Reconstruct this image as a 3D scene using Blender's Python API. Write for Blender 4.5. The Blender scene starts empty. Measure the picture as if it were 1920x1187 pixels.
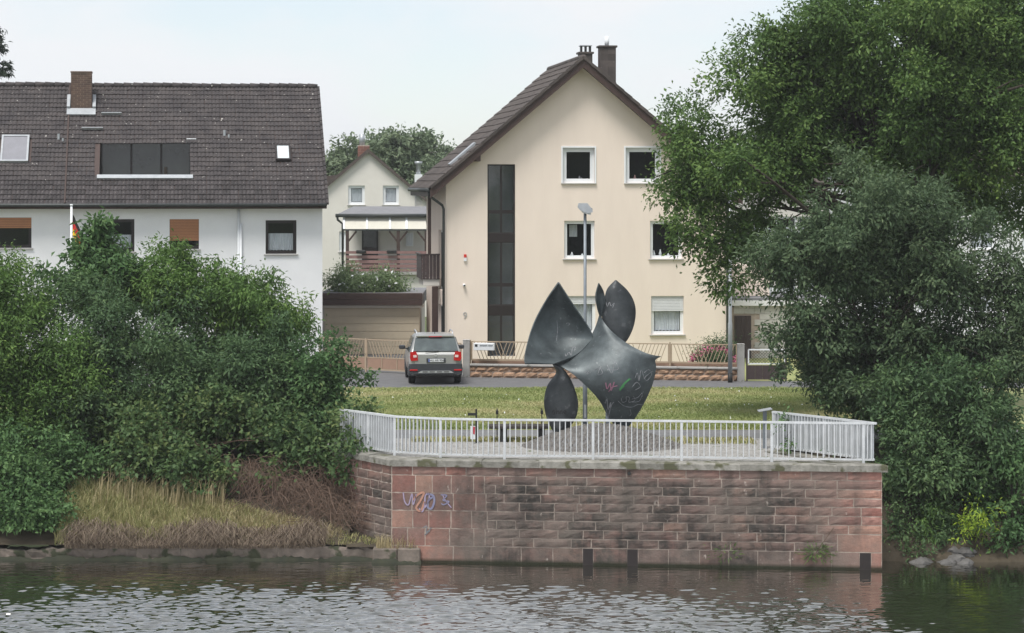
import bpy, bmesh, math, random
import numpy as np
from mathutils import Vector, Matrix
R = math.radians
random.seed(7)
S = bpy.context.scene
COL = S.collection
# ------------------------------------------------------------------ camera
F, HY, CZ = 4700.0, 344.0, 9.2          # focal length in photo pixels, horizon row, eye height over the water
cam = bpy.data.cameras.new('camera'); cam.sensor_width = 36; cam.lens = 36 * F / 1920
cam.shift_y = (HY - 593.5) / 1920; cam.clip_start = 1; cam.clip_end = 6000
co = bpy.data.objects.new('camera', cam); COL.objects.link(co)
co.location = (0, 0, CZ); co.rotation_euler = (R(90), 0, 0); S.camera = co
# ------------------------------------------------------------------ sky: high thin overcast
SUN_EL, SUN_AZ = 64.0, -150.0           # azimuth measured from +Y towards +X: behind the camera, to its left
w = bpy.data.worlds.new('World'); S.world = w; w.use_nodes = True
wn, wl = w.node_tree.nodes, w.node_tree.links
wn.clear()
wo = wn.new('ShaderNodeOutputWorld'); bg = wn.new('ShaderNodeBackground'); bg.inputs[1].default_value = 0.1
sky = wn.new('ShaderNodeTexSky'); sky.sky_type = 'NISHITA'; sky.sun_disc = False
sky.air_density = 1.0; sky.dust_density = .1; sky.ozone_density = 5; sky.sun_elevation = R(SUN_EL); sky.sun_rotation = R(SUN_AZ)
tc = wn.new('ShaderNodeTexCoord'); mp = wn.new('ShaderNodeMapping'); mp.inputs['Scale'].default_value = (1, 1, 2.2)
nz = wn.new('ShaderNodeTexNoise'); nz.inputs['Scale'].default_value = 7.0; nz.inputs['Detail'].default_value = 5
nz.inputs['Roughness'].default_value = 0.5
rp = wn.new('ShaderNodeMapRange'); rp.inputs[1].default_value = 0.42; rp.inputs[2].default_value = 0.58
rp.inputs[3].default_value = 0.60; rp.inputs[4].default_value = 1.0
mx = wn.new('ShaderNodeMix'); mx.data_type = 'RGBA'
mx.inputs[7].default_value = (6.5, 6.68, 6.9, 1)
wl.new(tc.outputs['Generated'], mp.inputs[0]); wl.new(mp.outputs[0], nz.inputs['Vector'])
wl.new(nz.outputs[0], rp.inputs[0]); wl.new(rp.outputs[0], mx.inputs[0])
wl.new(sky.outputs[0], mx.inputs[6]); wl.new(mx.outputs[2], bg.inputs[0]); wl.new(bg.outputs[0], wo.inputs[0])
sun = bpy.data.lights.new('sun', 'SUN'); sun.energy = 3.0; sun.angle = R(22); sun.color = (1, .965, .91)
so = bpy.data.objects.new('sun', sun); COL.objects.link(so)
az, el = R(SUN_AZ), R(SUN_EL)
so.rotation_euler = Vector((-math.sin(az) * math.cos(el), -math.cos(az) * math.cos(el), -math.sin(el))).to_track_quat('-Z', 'Y').to_euler()
so.location = (0, -20, 60)
S.view_settings.view_transform = 'Standard'; S.view_settings.look = 'None'
S.view_settings.exposure = 0.50; S.view_settings.gamma = 1; S.view_settings.use_curve_mapping = False
S.render.engine = 'CYCLES'

# ------------------------------------------------------------------ materials
MT = {}
def mat(name, c1, c2=None, scale=3.0, rough=.8, bump=0., bscale=None, metal=0., spec=.4, detail=5, c3=None, s3=20, t3=.62, stretch=(1, 1, 1), rnd=0.):
    m = bpy.data.materials.new(name); m.use_nodes = True; MT[name] = m
    n, l = m.node_tree.nodes, m.node_tree.links
    b = n['Principled BSDF']; b.inputs['Roughness'].default_value = rough; b.inputs['Metallic'].default_value = metal
    b.inputs['Specular IOR Level'].default_value = spec
    t = n.new('ShaderNodeTexCoord'); mpn = n.new('ShaderNodeMapping'); mpn.inputs['Scale'].default_value = stretch
    l.new(t.outputs['Object'], mpn.inputs[0])
    if c2 is None: c2 = tuple(x * .8 for x in c1)
    k = n.new('ShaderNodeTexNoise'); k.inputs['Scale'].default_value = scale; k.inputs['Detail'].default_value = detail
    k.inputs['Roughness'].default_value = .62
    l.new(mpn.outputs[0], k.inputs['Vector'])
    mr = n.new('ShaderNodeMapRange'); mr.inputs[1].default_value = .32; mr.inputs[2].default_value = .68
    l.new(k.outputs[0], mr.inputs[0])
    x = n.new('ShaderNodeMix'); x.data_type = 'RGBA'; x.inputs[6].default_value = (*c1, 1); x.inputs[7].default_value = (*c2, 1)
    l.new(mr.outputs[0], x.inputs[0]); out = x.outputs[2]
    if c3:
        k3 = n.new('ShaderNodeTexNoise'); k3.inputs['Scale'].default_value = s3; k3.inputs['Detail'].default_value = 3
        l.new(mpn.outputs[0], k3.inputs['Vector'])
        m3 = n.new('ShaderNodeMapRange'); m3.inputs[1].default_value = t3; m3.inputs[2].default_value = t3 + .06
        l.new(k3.outputs[0], m3.inputs[0])
        x3 = n.new('ShaderNodeMix'); x3.data_type = 'RGBA'; x3.inputs[7].default_value = (*c3, 1)
        l.new(m3.outputs[0], x3.inputs[0]); l.new(out, x3.inputs[6]); out = x3.outputs[2]
    if rnd:
        oi = n.new('ShaderNodeObjectInfo'); mr2 = n.new('ShaderNodeMapRange')
        mr2.inputs[3].default_value = 1 - rnd; mr2.inputs[4].default_value = 1 + rnd
        l.new(oi.outputs['Random'], mr2.inputs[0])
        vm = n.new('ShaderNodeVectorMath'); vm.operation = 'SCALE'
        l.new(out, vm.inputs[0]); l.new(mr2.outputs[0], vm.inputs['Scale']); out = vm.outputs[0]
    l.new(out, b.inputs['Base Color'])
    if bump:
        k2 = n.new('ShaderNodeTexNoise'); k2.inputs['Scale'].default_value = bscale or scale * 6; k2.inputs['Detail'].default_value = 4
        l.new(mpn.outputs[0], k2.inputs['Vector'])
        bp = n.new('ShaderNodeBump'); bp.inputs['Strength'].default_value = bump; bp.inputs['Distance'].default_value = .02
        l.new(k2.outputs[0], bp.inputs['Height']); l.new(bp.outputs[0], b.inputs['Normal'])
    return m

def leafmat(name, dark, mid, light, trans=.22):
    m = bpy.data.materials.new(name); m.use_nodes = True; MT[name] = m
    n, l = m.node_tree.nodes, m.node_tree.links
    b = n['Principled BSDF']; b.inputs['Roughness'].default_value = .55; b.inputs['Specular IOR Level'].default_value = .18
    a = n.new('ShaderNodeAttribute'); a.attribute_name = 'tint'
    r = n.new('ShaderNodeValToRGB'); e = r.color_ramp.elements
    e[0].position = 0; e[0].color = (*dark, 1); e[1].position = 1; e[1].color = (*light, 1)
    q = e.new(.5); q.color = (*mid, 1)
    l.new(a.outputs['Fac'], r.inputs[0]); l.new(r.outputs[0], b.inputs['Base Color'])
    t = n.new('ShaderNodeBsdfTranslucent'); l.new(r.outputs[0], t.inputs[0])
    mm = n.new('ShaderNodeMixShader'); mm.inputs[0].default_value = trans
    l.new(b.outputs[0], mm.inputs[1]); l.new(t.outputs[0], mm.inputs[2])
    l.new(mm.outputs[0], n['Material Output'].inputs[0])
    return m

def glassmat(name, tint=(.8, .85, .85)):
    m = bpy.data.materials.new(name); m.use_nodes = True; MT[name] = m
    n, l = m.node_tree.nodes, m.node_tree.links
    n.remove(n['Principled BSDF'])
    tr = n.new('ShaderNodeBsdfTransparent'); tr.inputs[0].default_value = (*tint, 1)
    gl = n.new('ShaderNodeBsdfGlossy'); gl.inputs['Roughness'].default_value = .02
    lw = n.new('ShaderNodeLayerWeight'); lw.inputs[0].default_value = .5
    pw = n.new('ShaderNodeMath'); pw.operation = 'POWER'; pw.inputs[1].default_value = 5; l.new(lw.outputs['Facing'], pw.inputs[0])
    fr = n.new('ShaderNodeMapRange'); fr.inputs[3].default_value = .045; fr.inputs[4].default_value = 1; l.new(pw.outputs[0], fr.inputs[0])
    mm = n.new('ShaderNodeMixShader')
    l.new(fr.outputs[0], mm.inputs[0]); l.new(tr.outputs[0], mm.inputs[1]); l.new(gl.outputs[0], mm.inputs[2])
    l.new(mm.outputs[0], n['Material Output'].inputs[0])

glassmat('glass', (.97, .98, .98))
glassmat('car_glass', (.45, .5, .5))
mat('beige_stucco', (.78, .68, .595), (.73, .63, .55), 1.0, .95, .35, 60, spec=.15, stretch=(1.6, 1.6, .35))
mat('white_stucco', (.79, .795, .805), (.73, .735, .75), 1.0, .95, .5, 45, spec=.15)
mat('cream_stucco', (.70, .67, .62), (.65, .62, .57), 1.0, .95, .2, 40, spec=.15)
mat('brown_tile', (.052, .043, .04), (.085, .07, .063), 2.2, .8, .3, 30, c3=(.24, .22, .19), s3=9, t3=.70, rnd=.3)
mat('grey_tile', (.030, .026, .028), (.060, .051, .050), 1.6, .8, .3, 30, c3=(.50, .48, .44), s3=8.5, t3=.69, rnd=.3)
mat('old_tile', (.06, .048, .043), (.09, .07, .06), 2, .85)
mat('brown_wood', (.045, .026, .022), (.06, .036, .03), 6, .6, .15, 40)
mat('dark_frame', (.018, .013, .013), (.024, .018, .017), 4, .4)
mat('white_frame', (.78, .80, .82), (.74, .76, .78), 3, .35)
mat('interior', (.014, .015, .016), (.022, .022, .022), 2, .9)
mat('curtain', (.78, .80, .84), (.55, .57, .62), 7, .9, stretch=(4, 1, .3))
mat('shutter_white', (.66, .67, .69), (.6, .61, .63), 3, .6)
mat('shutter_brown', (.42, .19, .09), (.37, .165, .08), 3, .6)
mat('shutter_grey', (.22, .22, .245), (.19, .19, .21), 3, .5)
mat('sill_stone', (.45, .44, .42), (.38, .37, .36), 6, .7)
mat('gutter_metal', (.035, .04, .04), (.05, .055, .055), 5, .5, metal=.2)
mat('zinc', (.42, .44, .46), (.33, .35, .37), 5, .45, metal=.4)
mat('white_plastic', (.74, .76, .78), (.68, .7, .72), 5, .4)
mat('brick_brown', (.125, .082, .062), (.085, .056, .045), 8, .9, .3, 50, rnd=.25)
mat('brick_red', (.22, .10, .075), (.16, .08, .06), 8, .9, rnd=.2)
mat('mortar', (.44, .37, .31), (.34, .28, .24), 8, .95)
mat('concrete', (.40, .39, .37), (.31, .30, .29), 3, .9, .3, 40, c3=(.2, .2, .18), s3=4, t3=.62)
mat('asphalt', (.105, .105, .11), (.135, .135, .14), 2, .9, .3, 60)
mat('path_asphalt', (.13, .13, .135), (.16, .16, .16), 2, .9, .3, 60)
mat('sett_stone', (.33, .32, .305), (.21, .205, .195), 7, .85, .5, 40, c3=(.10, .12, .06), s3=3, t3=.64)
mat('cobble', (.24, .225, .21), (.12, .113, .105), 9, .8, .4, 30)
mat('lawn_soil', (.27, .285, .115), (.21, .24, .09), .9, .95, .6, 30, c3=(.26, .24, .11), s3=2.2, t3=.58)
mat('bank_soil', (.045, .036, .025), (.07, .056, .036), 2, .95, .6, 12)
mat('far_ground', (.06, .09, .03), (.09, .11, .04), .1, .95)
mat('railing_paint', (.58, .60, .62), (.46, .475, .485), 4, .45, c3=(.42, .42, .41), s3=14, t3=.68)
mat('lamp_steel', (.22, .245, .27), (.17, .19, .21), 3, .5, metal=.3)
mat('lamp_glass', (.6, .62, .6), (.3, .31, .28), 30, .3)
mat('bronze', (.032, .040, .044), (.105, .126, .132), 1.6, .50, .2, 12, metal=.35, spec=.5, detail=9, c3=(.14, .155, .16), s3=11, t3=.66)
mat('bronze_dark', (.018, .021, .024), (.055, .062, .066), 2.4, .5, .15, 25, metal=.2, c3=(.085, .09, .095), s3=5, t3=.60)
mat('bench_wood', (.035, .03, .026), (.06, .05, .042), 10, .8)
mat('tar', (.012, .012, .012), (.02, .02, .02), 5, .6)
mat('fence_paint', (.40, .31, .22), (.35, .27, .19), 5, .5)
mat('split_block', (.40, .26, .175), (.28, .175, .115), 7, .95, .8, 30, rnd=.18)
mat('gate_board', (.33, .21, .15), (.29, .185, .135), 6, .7)
mat('dark_board', (.05, .035, .035), (.065, .047, .046), 6, .6)
mat('garage_door', (.52, .45, .34), (.48, .42, .32), 3, .7)
mat('white_brick', (.50, .49, .46), (.42, .41, .39), 6, .9, rnd=.1)
mat('awning', (.55, .53, .46), (.50, .48, .42), 2, .8)
mat('pink_wood', (.26, .15, .14), (.21, .12, .115), 5, .7)
mat('felt_roof', (.20, .20, .21), (.16, .16, .17), 3, .9)
mat('car_paint', (.37, .375, .37), (.36, .36, .355), 3, .3, metal=.35, spec=.5)
mat('car_plastic', (.035, .038, .045), (.042, .045, .052), 8, .6)
mat('car_silver', (.55, .56, .58), None, 3, .35, metal=.5)
mat('tyre', (.012, .012, .013), (.018, .018, .018), 8, .85)
mat('rim', (.3, .31, .32), None, 3, .35, metal=.6)
mat('tail_red', (.50, .015, .015), (.40, .01, .012), 5, .2)
mat('tail_clear', (.75, .62, .60), (.7, .5, .5), 5, .2)
mat('plate_white', (.72, .74, .76), None, 3, .4)
mat('plate_blue', (.05, .10, .40), None, 3, .4)
mat('black_print', (.012, .012, .014), None, 3, .6)
mat('flag_black', (.012, .012, .012), None, 3, .8); mat('flag_red', (.55, .02, .02), None, 3, .8); mat('flag_gold', (.75, .50, .02), None, 3, .8)
mat('alarm_red', (.6, .03, .02), None, 3, .3)
mat('bark', (.055, .044, .034), (.032, .026, .02), 8, .95, .8, 20, stretch=(1, 1, .25))
mat('twig', (.11, .075, .052), (.065, .045, .032), 4, .9)
mat('dry_twig', (.17, .115, .085), (.10, .066, .05), 4, .9)
mat('rock', (.13, .125, .12), (.075, .072, .07), 3, .9, .6, 12)
mat('petal_pink', (.62, .16, .30), (.5, .1, .22), 9, .6)
mat('paint_white', (.30, .30, .32), (.10, .11, .12), 9, .7); mat('paint_pink', (.30, .14, .20), None, 9, .7); mat('paint_green', (.045, .19, .065), None, 9, .7)
mat('paint_lilac', (.33, .27, .38), (.24, .20, .28), 9, .7); mat('paint_blue', (.15, .15, .25), (.20, .20, .28), 9, .7); mat('paint_orange', (.40, .21, .15), None, 9, .7)
mat('sign_red', (.5, .03, .05), None, 5, .5)
mat('ledge', (.20, .165, .14), (.10, .085, .07), 2.2, .9, .8, 14, c3=(.045, .05, .028), s3=2.6, t3=.56)

# wall sandstone: per-stone hue, long dark weathering stains with their own outline and an algae line at the water
def sandstone(name, cols, wk=1.):
    m = bpy.data.materials.new(name); m.use_nodes = True; MT[name] = m
    n, l = m.node_tree.nodes, m.node_tree.links
    b = n['Principled BSDF']; b.inputs['Roughness'].default_value = .92; b.inputs['Specular IOR Level'].default_value = .2
    oi = n.new('ShaderNodeObjectInfo'); r = n.new('ShaderNodeValToRGB'); e = r.color_ramp.elements
    e[0].color = (*cols[0], 1); e[1].color = (*cols[4], 1)
    for p, c in ((.25, cols[1]), (.5, cols[2]), (.75, cols[3])):
        q = e.new(p); q.color = (*c, 1)
    l.new(oi.outputs['Random'], r.inputs[0])
    t = n.new('ShaderNodeTexCoord')
    def noise(scale, det=5, st=(1, 1, 1)):
        mpn = n.new('ShaderNodeMapping'); mpn.inputs['Scale'].default_value = st
        l.new(t.outputs['Object'], mpn.inputs[0])
        k = n.new('ShaderNodeTexNoise'); k.inputs['Scale'].default_value = scale; k.inputs['Detail'].default_value = det
        k.inputs['Roughness'].default_value = .65
        l.new(mpn.outputs[0], k.inputs['Vector']); return k.outputs[0]
    def rng(v, a, b_, c=0., d=1.):
        k = n.new('ShaderNodeMapRange'); k.inputs[1].default_value = a; k.inputs[2].default_value = b_
        k.inputs[3].default_value = c; k.inputs[4].default_value = d; l.new(v, k.inputs[0]); return k.outputs[0]
    def mth(op, a, b_):
        k = n.new('ShaderNodeMath'); k.operation = op; k.use_clamp = True
        for i, v in enumerate((a, b_)):
            if isinstance(v, (int, float)): k.inputs[i].default_value = v
            else: l.new(v, k.inputs[i])
        return k.outputs[0]
    def mix(f, a, col):
        k = n.new('ShaderNodeMix'); k.data_type = 'RGBA'; l.new(f, k.inputs[0]); l.new(a, k.inputs[6]); k.inputs[7].default_value = (*col, 1)
        return k.outputs[2]
    fine = rng(noise(9), .3, .7, .72, 1.2)
    vm = n.new('ShaderNodeVectorMath'); vm.operation = 'SCALE'; l.new(r.outputs[0], vm.inputs[0]); l.new(fine, vm.inputs['Scale'])
    c = vm.outputs[0]
    sx = n.new('ShaderNodeSeparateXYZ'); l.new(t.outputs['Object'], sx.inputs[0])
    X, Z = sx.outputs[0], sx.outputs[2]
    # soot patch in the middle of the wall, streaks under the joints of the coping
    px = mth('MULTIPLY', rng(X, .8, 2.4, .2, 1), rng(X, 11.6, 9.6)); pz = rng(Z, 2.2, 1.85, .12, 1)
    blot = rng(noise(1.1, 9, (1, 1, 1.6)), .38, .52); streak = rng(noise(1.0, 4, (2.6, 2.6, .22)), .42, .58)
    soot = mth('MULTIPLY', mth('MULTIPLY', px, pz), mth('ADD', mth('ADD', mth('MULTIPLY', blot, .62), .16), mth('MULTIPLY', streak, .40)))
    wash = mth('MULTIPLY', mth('MULTIPLY', mth('MULTIPLY', px, rng(Z, 2.3, 2.0, .35, 1)), rng(noise(1.4, 7), .30, .52, .45, 1)), .76 * wk)
    c = mix(wash, c, (.122, .105, .094))
    fr_ = n.new('ShaderNodeMath'); fr_.operation = 'FRACT'; r7 = n.new('ShaderNodeMath'); r7.operation = 'MULTIPLY'; r7.inputs[1].default_value = 7.31
    l.new(oi.outputs['Random'], r7.inputs[0]); l.new(r7.outputs[0], fr_.inputs[0])
    own = rng(fr_.outputs[0], 0, 1, .55, 1.2)              # some blocks take the soot better than others
    patch = rng(noise(4.5, 8), .36, .56, .45, 1.1)
    k_ = n.new('ShaderNodeMath'); k_.operation = 'MULTIPLY'; l.new(own, k_.inputs[0]); l.new(patch, k_.inputs[1])
    c = mix(mth('MULTIPLY', mth('MULTIPLY', soot, k_.outputs[0]), .97 * wk), c, (.038, .035, .032))
    def band(x0, wd, z0=2.4):
        return mth('MULTIPLY', rng(mth('ABSOLUTE', mth_sub(X, x0), 0), wd, wd * .35), rng(Z, z0 - 2.0, z0 - 1.3))
    def mth_sub(a, v):
        k = n.new('ShaderNodeMath'); k.operation = 'SUBTRACT'; l.new(a, k.inputs[0]); k.inputs[1].default_value = v; return k.outputs[0]
    for x0, wd, st in ((5.72, .30, .75), (9.0, .22, .85), (8.15, .2, .5), (1.75, .3, .55), (11.2, .14, .6), (3.1, .2, .5)):
        c = mix(mth('MULTIPLY', mth('MULTIPLY', band(x0, wd), rng(noise(2.5, 5, (1, 1, .6)), .35, .6)), st), c, (.045, .042, .038))
    grey = rng(noise(.8, 4), .42, .62, .0, .5)
    c = mix(grey, c, (.17, .145, .125))
    lime = mth('MULTIPLY', rng(noise(6, 6, (1, 1, .5)), .64, .69), .6)
    c = mix(lime, c, (.42, .37, .33))
    alg = rng(mth('ADD', Z, mth('MULTIPLY', noise(3), -.16)), .13, .04)
    c = mix(mth('MULTIPLY', alg, .92), c, (.018, .022, .012))
    l.new(c, b.inputs['Base Color'])
    bp = n.new('ShaderNodeBump'); bp.inputs['Strength'].default_value = .6; bp.inputs['Distance'].default_value = .02
    l.new(noise(22), bp.inputs['Height']); l.new(bp.outputs[0], b.inputs['Normal'])
sandstone('red_sandstone', ((.17, .09, .078), (.27, .125, .102), (.27, .175, .148), (.33, .15, .12), (.37, .22, .165)))
sandstone('wall_mortar', ((.50, .42, .36),) * 5, .5)
mat('coping_stone', (.27, .26, .235), (.14, .135, .115), 5, .95, .6, 25, c3=(.085, .085, .05), s3=2.6, t3=.53, rnd=.15)

def watermat():
    m = bpy.data.materials.new('river_water'); m.use_nodes = True; MT['water'] = m
    n, l = m.node_tree.nodes, m.node_tree.links; n.remove(n['Principled BSDF'])
    df = n.new('ShaderNodeBsdfDiffuse'); df.inputs[0].default_value = (.030, .030, .018, 1)
    gl = n.new('ShaderNodeBsdfGlossy'); gl.inputs['Roughness'].default_value = .05
    lw = n.new('ShaderNodeLayerWeight'); lw.inputs[0].default_value = .5
    pw = n.new('ShaderNodeMath'); pw.operation = 'POWER'; pw.inputs[1].default_value = 1.0; l.new(lw.outputs['Facing'], pw.inputs[0])
    fr = n.new('ShaderNodeMapRange'); fr.inputs[3].default_value = .04; fr.inputs[4].default_value = 1; l.new(pw.outputs[0], fr.inputs[0])
    mm = n.new('ShaderNodeMixShader'); l.new(fr.outputs[0], mm.inputs[0]); l.new(df.outputs[0], mm.inputs[1]); l.new(gl.outputs[0], mm.inputs[2])
    l.new(mm.outputs[0], n['Material Output'].inputs[0])
watermat()
leafmat('oak_leaf', (0.047, 0.090, 0.029), (0.091, 0.161, 0.044), (0.179, 0.259, 0.069), 0.34)
leafmat('dark_leaf', (0.049, 0.092, 0.045), (0.084, 0.146, 0.063), (0.154, 0.228, 0.092), 0.34)
leafmat('olive_leaf', (0.048, 0.082, 0.044), (0.085, 0.133, 0.066), (0.156, 0.208, 0.104), 0.34)
leafmat('bright_leaf', (0.056, 0.110, 0.031), (0.103, 0.186, 0.047), (0.203, 0.296, 0.081), 0.34)
leafmat('walnut_leaf', (0.048, 0.099, 0.041), (0.082, 0.157, 0.058), (0.147, 0.239, 0.085), 0.32)
leafmat('bramble_leaf', (0.043, 0.081, 0.034), (0.077, 0.134, 0.049), (0.166, 0.203, 0.071), 0.32)
leafmat('lime_leaf', (.10, .17, .02), (.20, .30, .03), (.32, .40, .05))
leafmat('hazed_leaf', (0.115, 0.155, 0.098), (0.161, 0.213, 0.127), (0.230, 0.276, 0.161), 0.30)  # greens paled: distance haze is mixed into the leaf colour
leafmat('spruce_leaf', (.02, .035, .022), (.03, .05, .03), (.05, .075, .04))
leafmat('pale_leaf', (0.104, 0.163, 0.078), (0.169, 0.240, 0.111), (0.286, 0.351, 0.182), 0.30)
leafmat('dry_grass', (.32, .26, .14), (.42, .35, .20), (.52, .45, .28), .3)
leafmat('mixed_grass', (.20, .23, .085), (.34, .33, .145), (.52, .46, .26), .3)
leafmat('lawn_grass', (.20, .25, .085), (.30, .33, .14), (.44, .40, .22), .35)
leafmat('dead_grass', (.15, .115, .09), (.23, .18, .14), (.34, .28, .21), .2)

# ------------------------------------------------------------------ mesh helpers
def link(o, parent=None):
    COL.objects.link(o)
    if parent is not None: o.parent = parent
    return o
def tag(o, label=None, cat=None, group=None, kind=None):
    if label: o['label'] = label
    if cat: o['category'] = cat
    if group: o['group'] = group
    if kind: o['kind'] = kind
    return o
def empty(name, loc=(0, 0, 0), rz=0., label=None, cat=None, group=None):
    o = bpy.data.objects.new(name, None); o.location = loc; o.rotation_euler = (0, 0, rz); o.empty_display_size = .2
    link(o); return tag(o, label, cat, group)
def mesh_np(name, V, faces_flat, sizes, m, parent=None, tint=None, smooth=False):
    me = bpy.data.meshes.new(name); nv = len(V); nf = len(sizes)
    me.vertices.add(nv); me.vertices.foreach_set('co', np.asarray(V, np.float32).ravel())
    me.loops.add(len(faces_flat)); me.loops.foreach_set('vertex_index', np.asarray(faces_flat, np.int32))
    st = np.zeros(nf, np.int32); st[1:] = np.cumsum(sizes)[:-1]
    me.polygons.add(nf); me.polygons.foreach_set('loop_start', st)
    if smooth: me.polygons.foreach_set('use_smooth', np.ones(nf, bool))
    if tint is not None:
        a = me.attributes.new('tint', 'FLOAT', 'FACE'); a.data.foreach_set('value', np.asarray(tint, np.float32))
    me.update(calc_edges=True); me.materials.append(MT[m])
    return link(bpy.data.objects.new(name, me), parent)
class MB:
    def __init__(s): s.v = []; s.f = []
    def add(s, vs, fs):
        k = len(s.v); s.v += [tuple(p) for p in vs]; s.f += [tuple(i + k for i in f) for f in fs]; return s
    def box(s, x0, x1, y0, y1, z0, z1):
        return s.add([(x0, y0, z0), (x1, y0, z0), (x1, y1, z0), (x0, y1, z0), (x0, y0, z1), (x1, y0, z1), (x1, y1, z1), (x0, y1, z1)],
                     [(3, 2, 1, 0), (4, 5, 6, 7), (0, 1, 5, 4), (1, 2, 6, 5), (2, 3, 7, 6), (3, 0, 4, 7)])
    def bbox(s, x0, x1, y0, y1, z0, z1, b=.01):          # box with chamfered edges
        bm = bmesh.new(); bmesh.ops.create_cube(bm, size=1)
        for v in bm.verts: v.co = Vector((x0 + (v.co.x + .5) * (x1 - x0), y0 + (v.co.y + .5) * (y1 - y0), z0 + (v.co.z + .5) * (z1 - z0)))
        bmesh.ops.bevel(bm, geom=bm.edges[:], offset=b, segments=1, affect='EDGES')
        bm.verts.index_update(); s.add([v.co for v in bm.verts], [[v.index for v in f.verts] for f in bm.faces]); bm.free(); return s
    def bar(s, a, b, w, d, up=(0, 0, 1)):                 # rectangular bar from a to b
        a, b = Vector(a), Vector(b); t = (b - a).normalized(); up = Vector(up)
        if abs(t.dot(up)) > .98: up = Vector((0, 1, 0))
        x = t.cross(up).normalized(); y = x.cross(t).normalized()
        q = [x * sx * w / 2 + y * sy * d / 2 for sx, sy in ((-1, -1), (1, -1), (1, 1), (-1, 1))]
        return s.add([a + p for p in q] + [b + p for p in q], [(3, 2, 1, 0), (4, 5, 6, 7), (0, 1, 5, 4), (1, 2, 6, 5), (2, 3, 7, 6), (3, 0, 4, 7)])
    def tube(s, pts, rad, n=8, cap=True):
        pts = [Vector(p) for p in pts]; k = len(s.v); m_ = len(pts)
        if not hasattr(rad, '__len__'): rad = [rad] * m_
        ref = Vector((0, 0, 1)); t0 = (pts[-1] - pts[0]).normalized()
        if abs(t0.z) > .8: ref = Vector((0, 1, 0)) if abs(t0.y) < .8 else Vector((1, 0, 0))
        for i, p in enumerate(pts):
            t = (pts[min(i + 1, m_ - 1)] - pts[max(i - 1, 0)]).normalized()
            x = t.cross(ref).normalized(); y = x.cross(t)
            for j in range(n):
                a = 2 * math.pi * j / n; s.v.append(tuple(p + (x * math.cos(a) + y * math.sin(a)) * rad[i]))
        for i in range(m_ - 1):
            for j in range(n):
                s.f.append((k + i * n + j, k + i * n + (j + 1) % n, k + (i + 1) * n + (j + 1) % n, k + (i + 1) * n + j))
        if cap:
            s.f.append(tuple(k + j for j in range(n))[::-1]); s.f.append(tuple(k + (m_ - 1) * n + j for j in range(n)))
        return s
    def prism(s, poly, axis, a, b):                       # polygon extruded along an axis: poly in the two other coordinates
        def P(p, h):
            return {'x': (h, p[0], p[1]), 'y': (p[0], h, p[1]), 'z': (p[0], p[1], h)}[axis]
        n = len(poly); fs = [tuple(range(n)), tuple(range(n, 2 * n))[::-1]] + [(i, i + n, (i + 1) % n + n, (i + 1) % n) for i in range(n)]
        return s.add([P(p, a) for p in poly] + [P(p, b) for p in poly], fs)
    def build(s, name, m, parent=None, smooth=False, fix=True):
        me = bpy.data.meshes.new(name); me.from_pydata(s.v, [], s.f); me.materials.append(MT[m])
        if fix:
            bm = bmesh.new(); bm.from_mesh(me); bmesh.ops.recalc_face_normals(bm, faces=bm.faces); bm.to_mesh(me); bm.free()
        if smooth: me.polygons.foreach_set('use_smooth', [True] * len(me.polygons))
        return link(bpy.data.objects.new(name, me), parent)
def Bx(name, m, parent, *a): return MB().box(*a).build(name, m, parent)
def text(name, body, size, m, parent, loc, rot=(R(90), 0, 0), ext=.002):
    c = bpy.data.curves.new(name, 'FONT'); c.body = body; c.size = size; c.extrude = ext; c.align_x = 'CENTER'; c.align_y = 'CENTER'
    o = bpy.data.objects.new(name, c); COL.objects.link(o); bpy.context.view_layer.update()
    me = bpy.data.meshes.new_from_object(o.evaluated_get(bpy.context.evaluated_depsgraph_get())); bpy.data.objects.remove(o)
    me.name = name; me.materials.clear(); me.materials.append(MT[m])
    q = link(bpy.data.objects.new(name, me), parent); q.location = loc; q.rotation_euler = rot; return q
def gx(px, Y): return (px - 960) * Y / F
def gz(py, Y): return CZ - (py - HY) * Y / F
def at(px, py, Y): return Vector((gx(px, Y), Y, gz(py, Y)))
class Frame:                                              # a building's own axes: u along its front, v into it, z up
    def __init__(s, x, y, th): s.o = Vector((x, y, 0)); s.th = th; s.c, s.s = math.cos(th), math.sin(th)
    def loc(s, p): d = Vector(p) - s.o; return Vector((d.x * s.c + d.y * s.s, -d.x * s.s + d.y * s.c, d.z))
    def world(s, u, v, z): return Vector((s.o.x + u * s.c - v * s.s, s.o.y + u * s.s + v * s.c, z))
    def hit(s, px, py, p0=(0, 0, 0), n=(0, 1, 0)):
        e = s.loc((0, 0, CZ)); d = s.loc(at(px, py, 1.0)) - e; p0, n = Vector(p0), Vector(n)
        return e + d * ((p0 - e).dot(n) / d.dot(n))
    def rect(s, x0, x1, y0, y1, v=0.):
        a = s.hit(x0, (y0 + y1) / 2, (0, v, 0)); b = s.hit(x1, (y0 + y1) / 2, (0, v, 0))
        c = s.hit((x0 + x1) / 2, y0, (0, v, 0)); d = s.hit((x0 + x1) / 2, y1, (0, v, 0))
        return a.x, b.x, d.z, c.z                        # u0, u1, z0, z1
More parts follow.
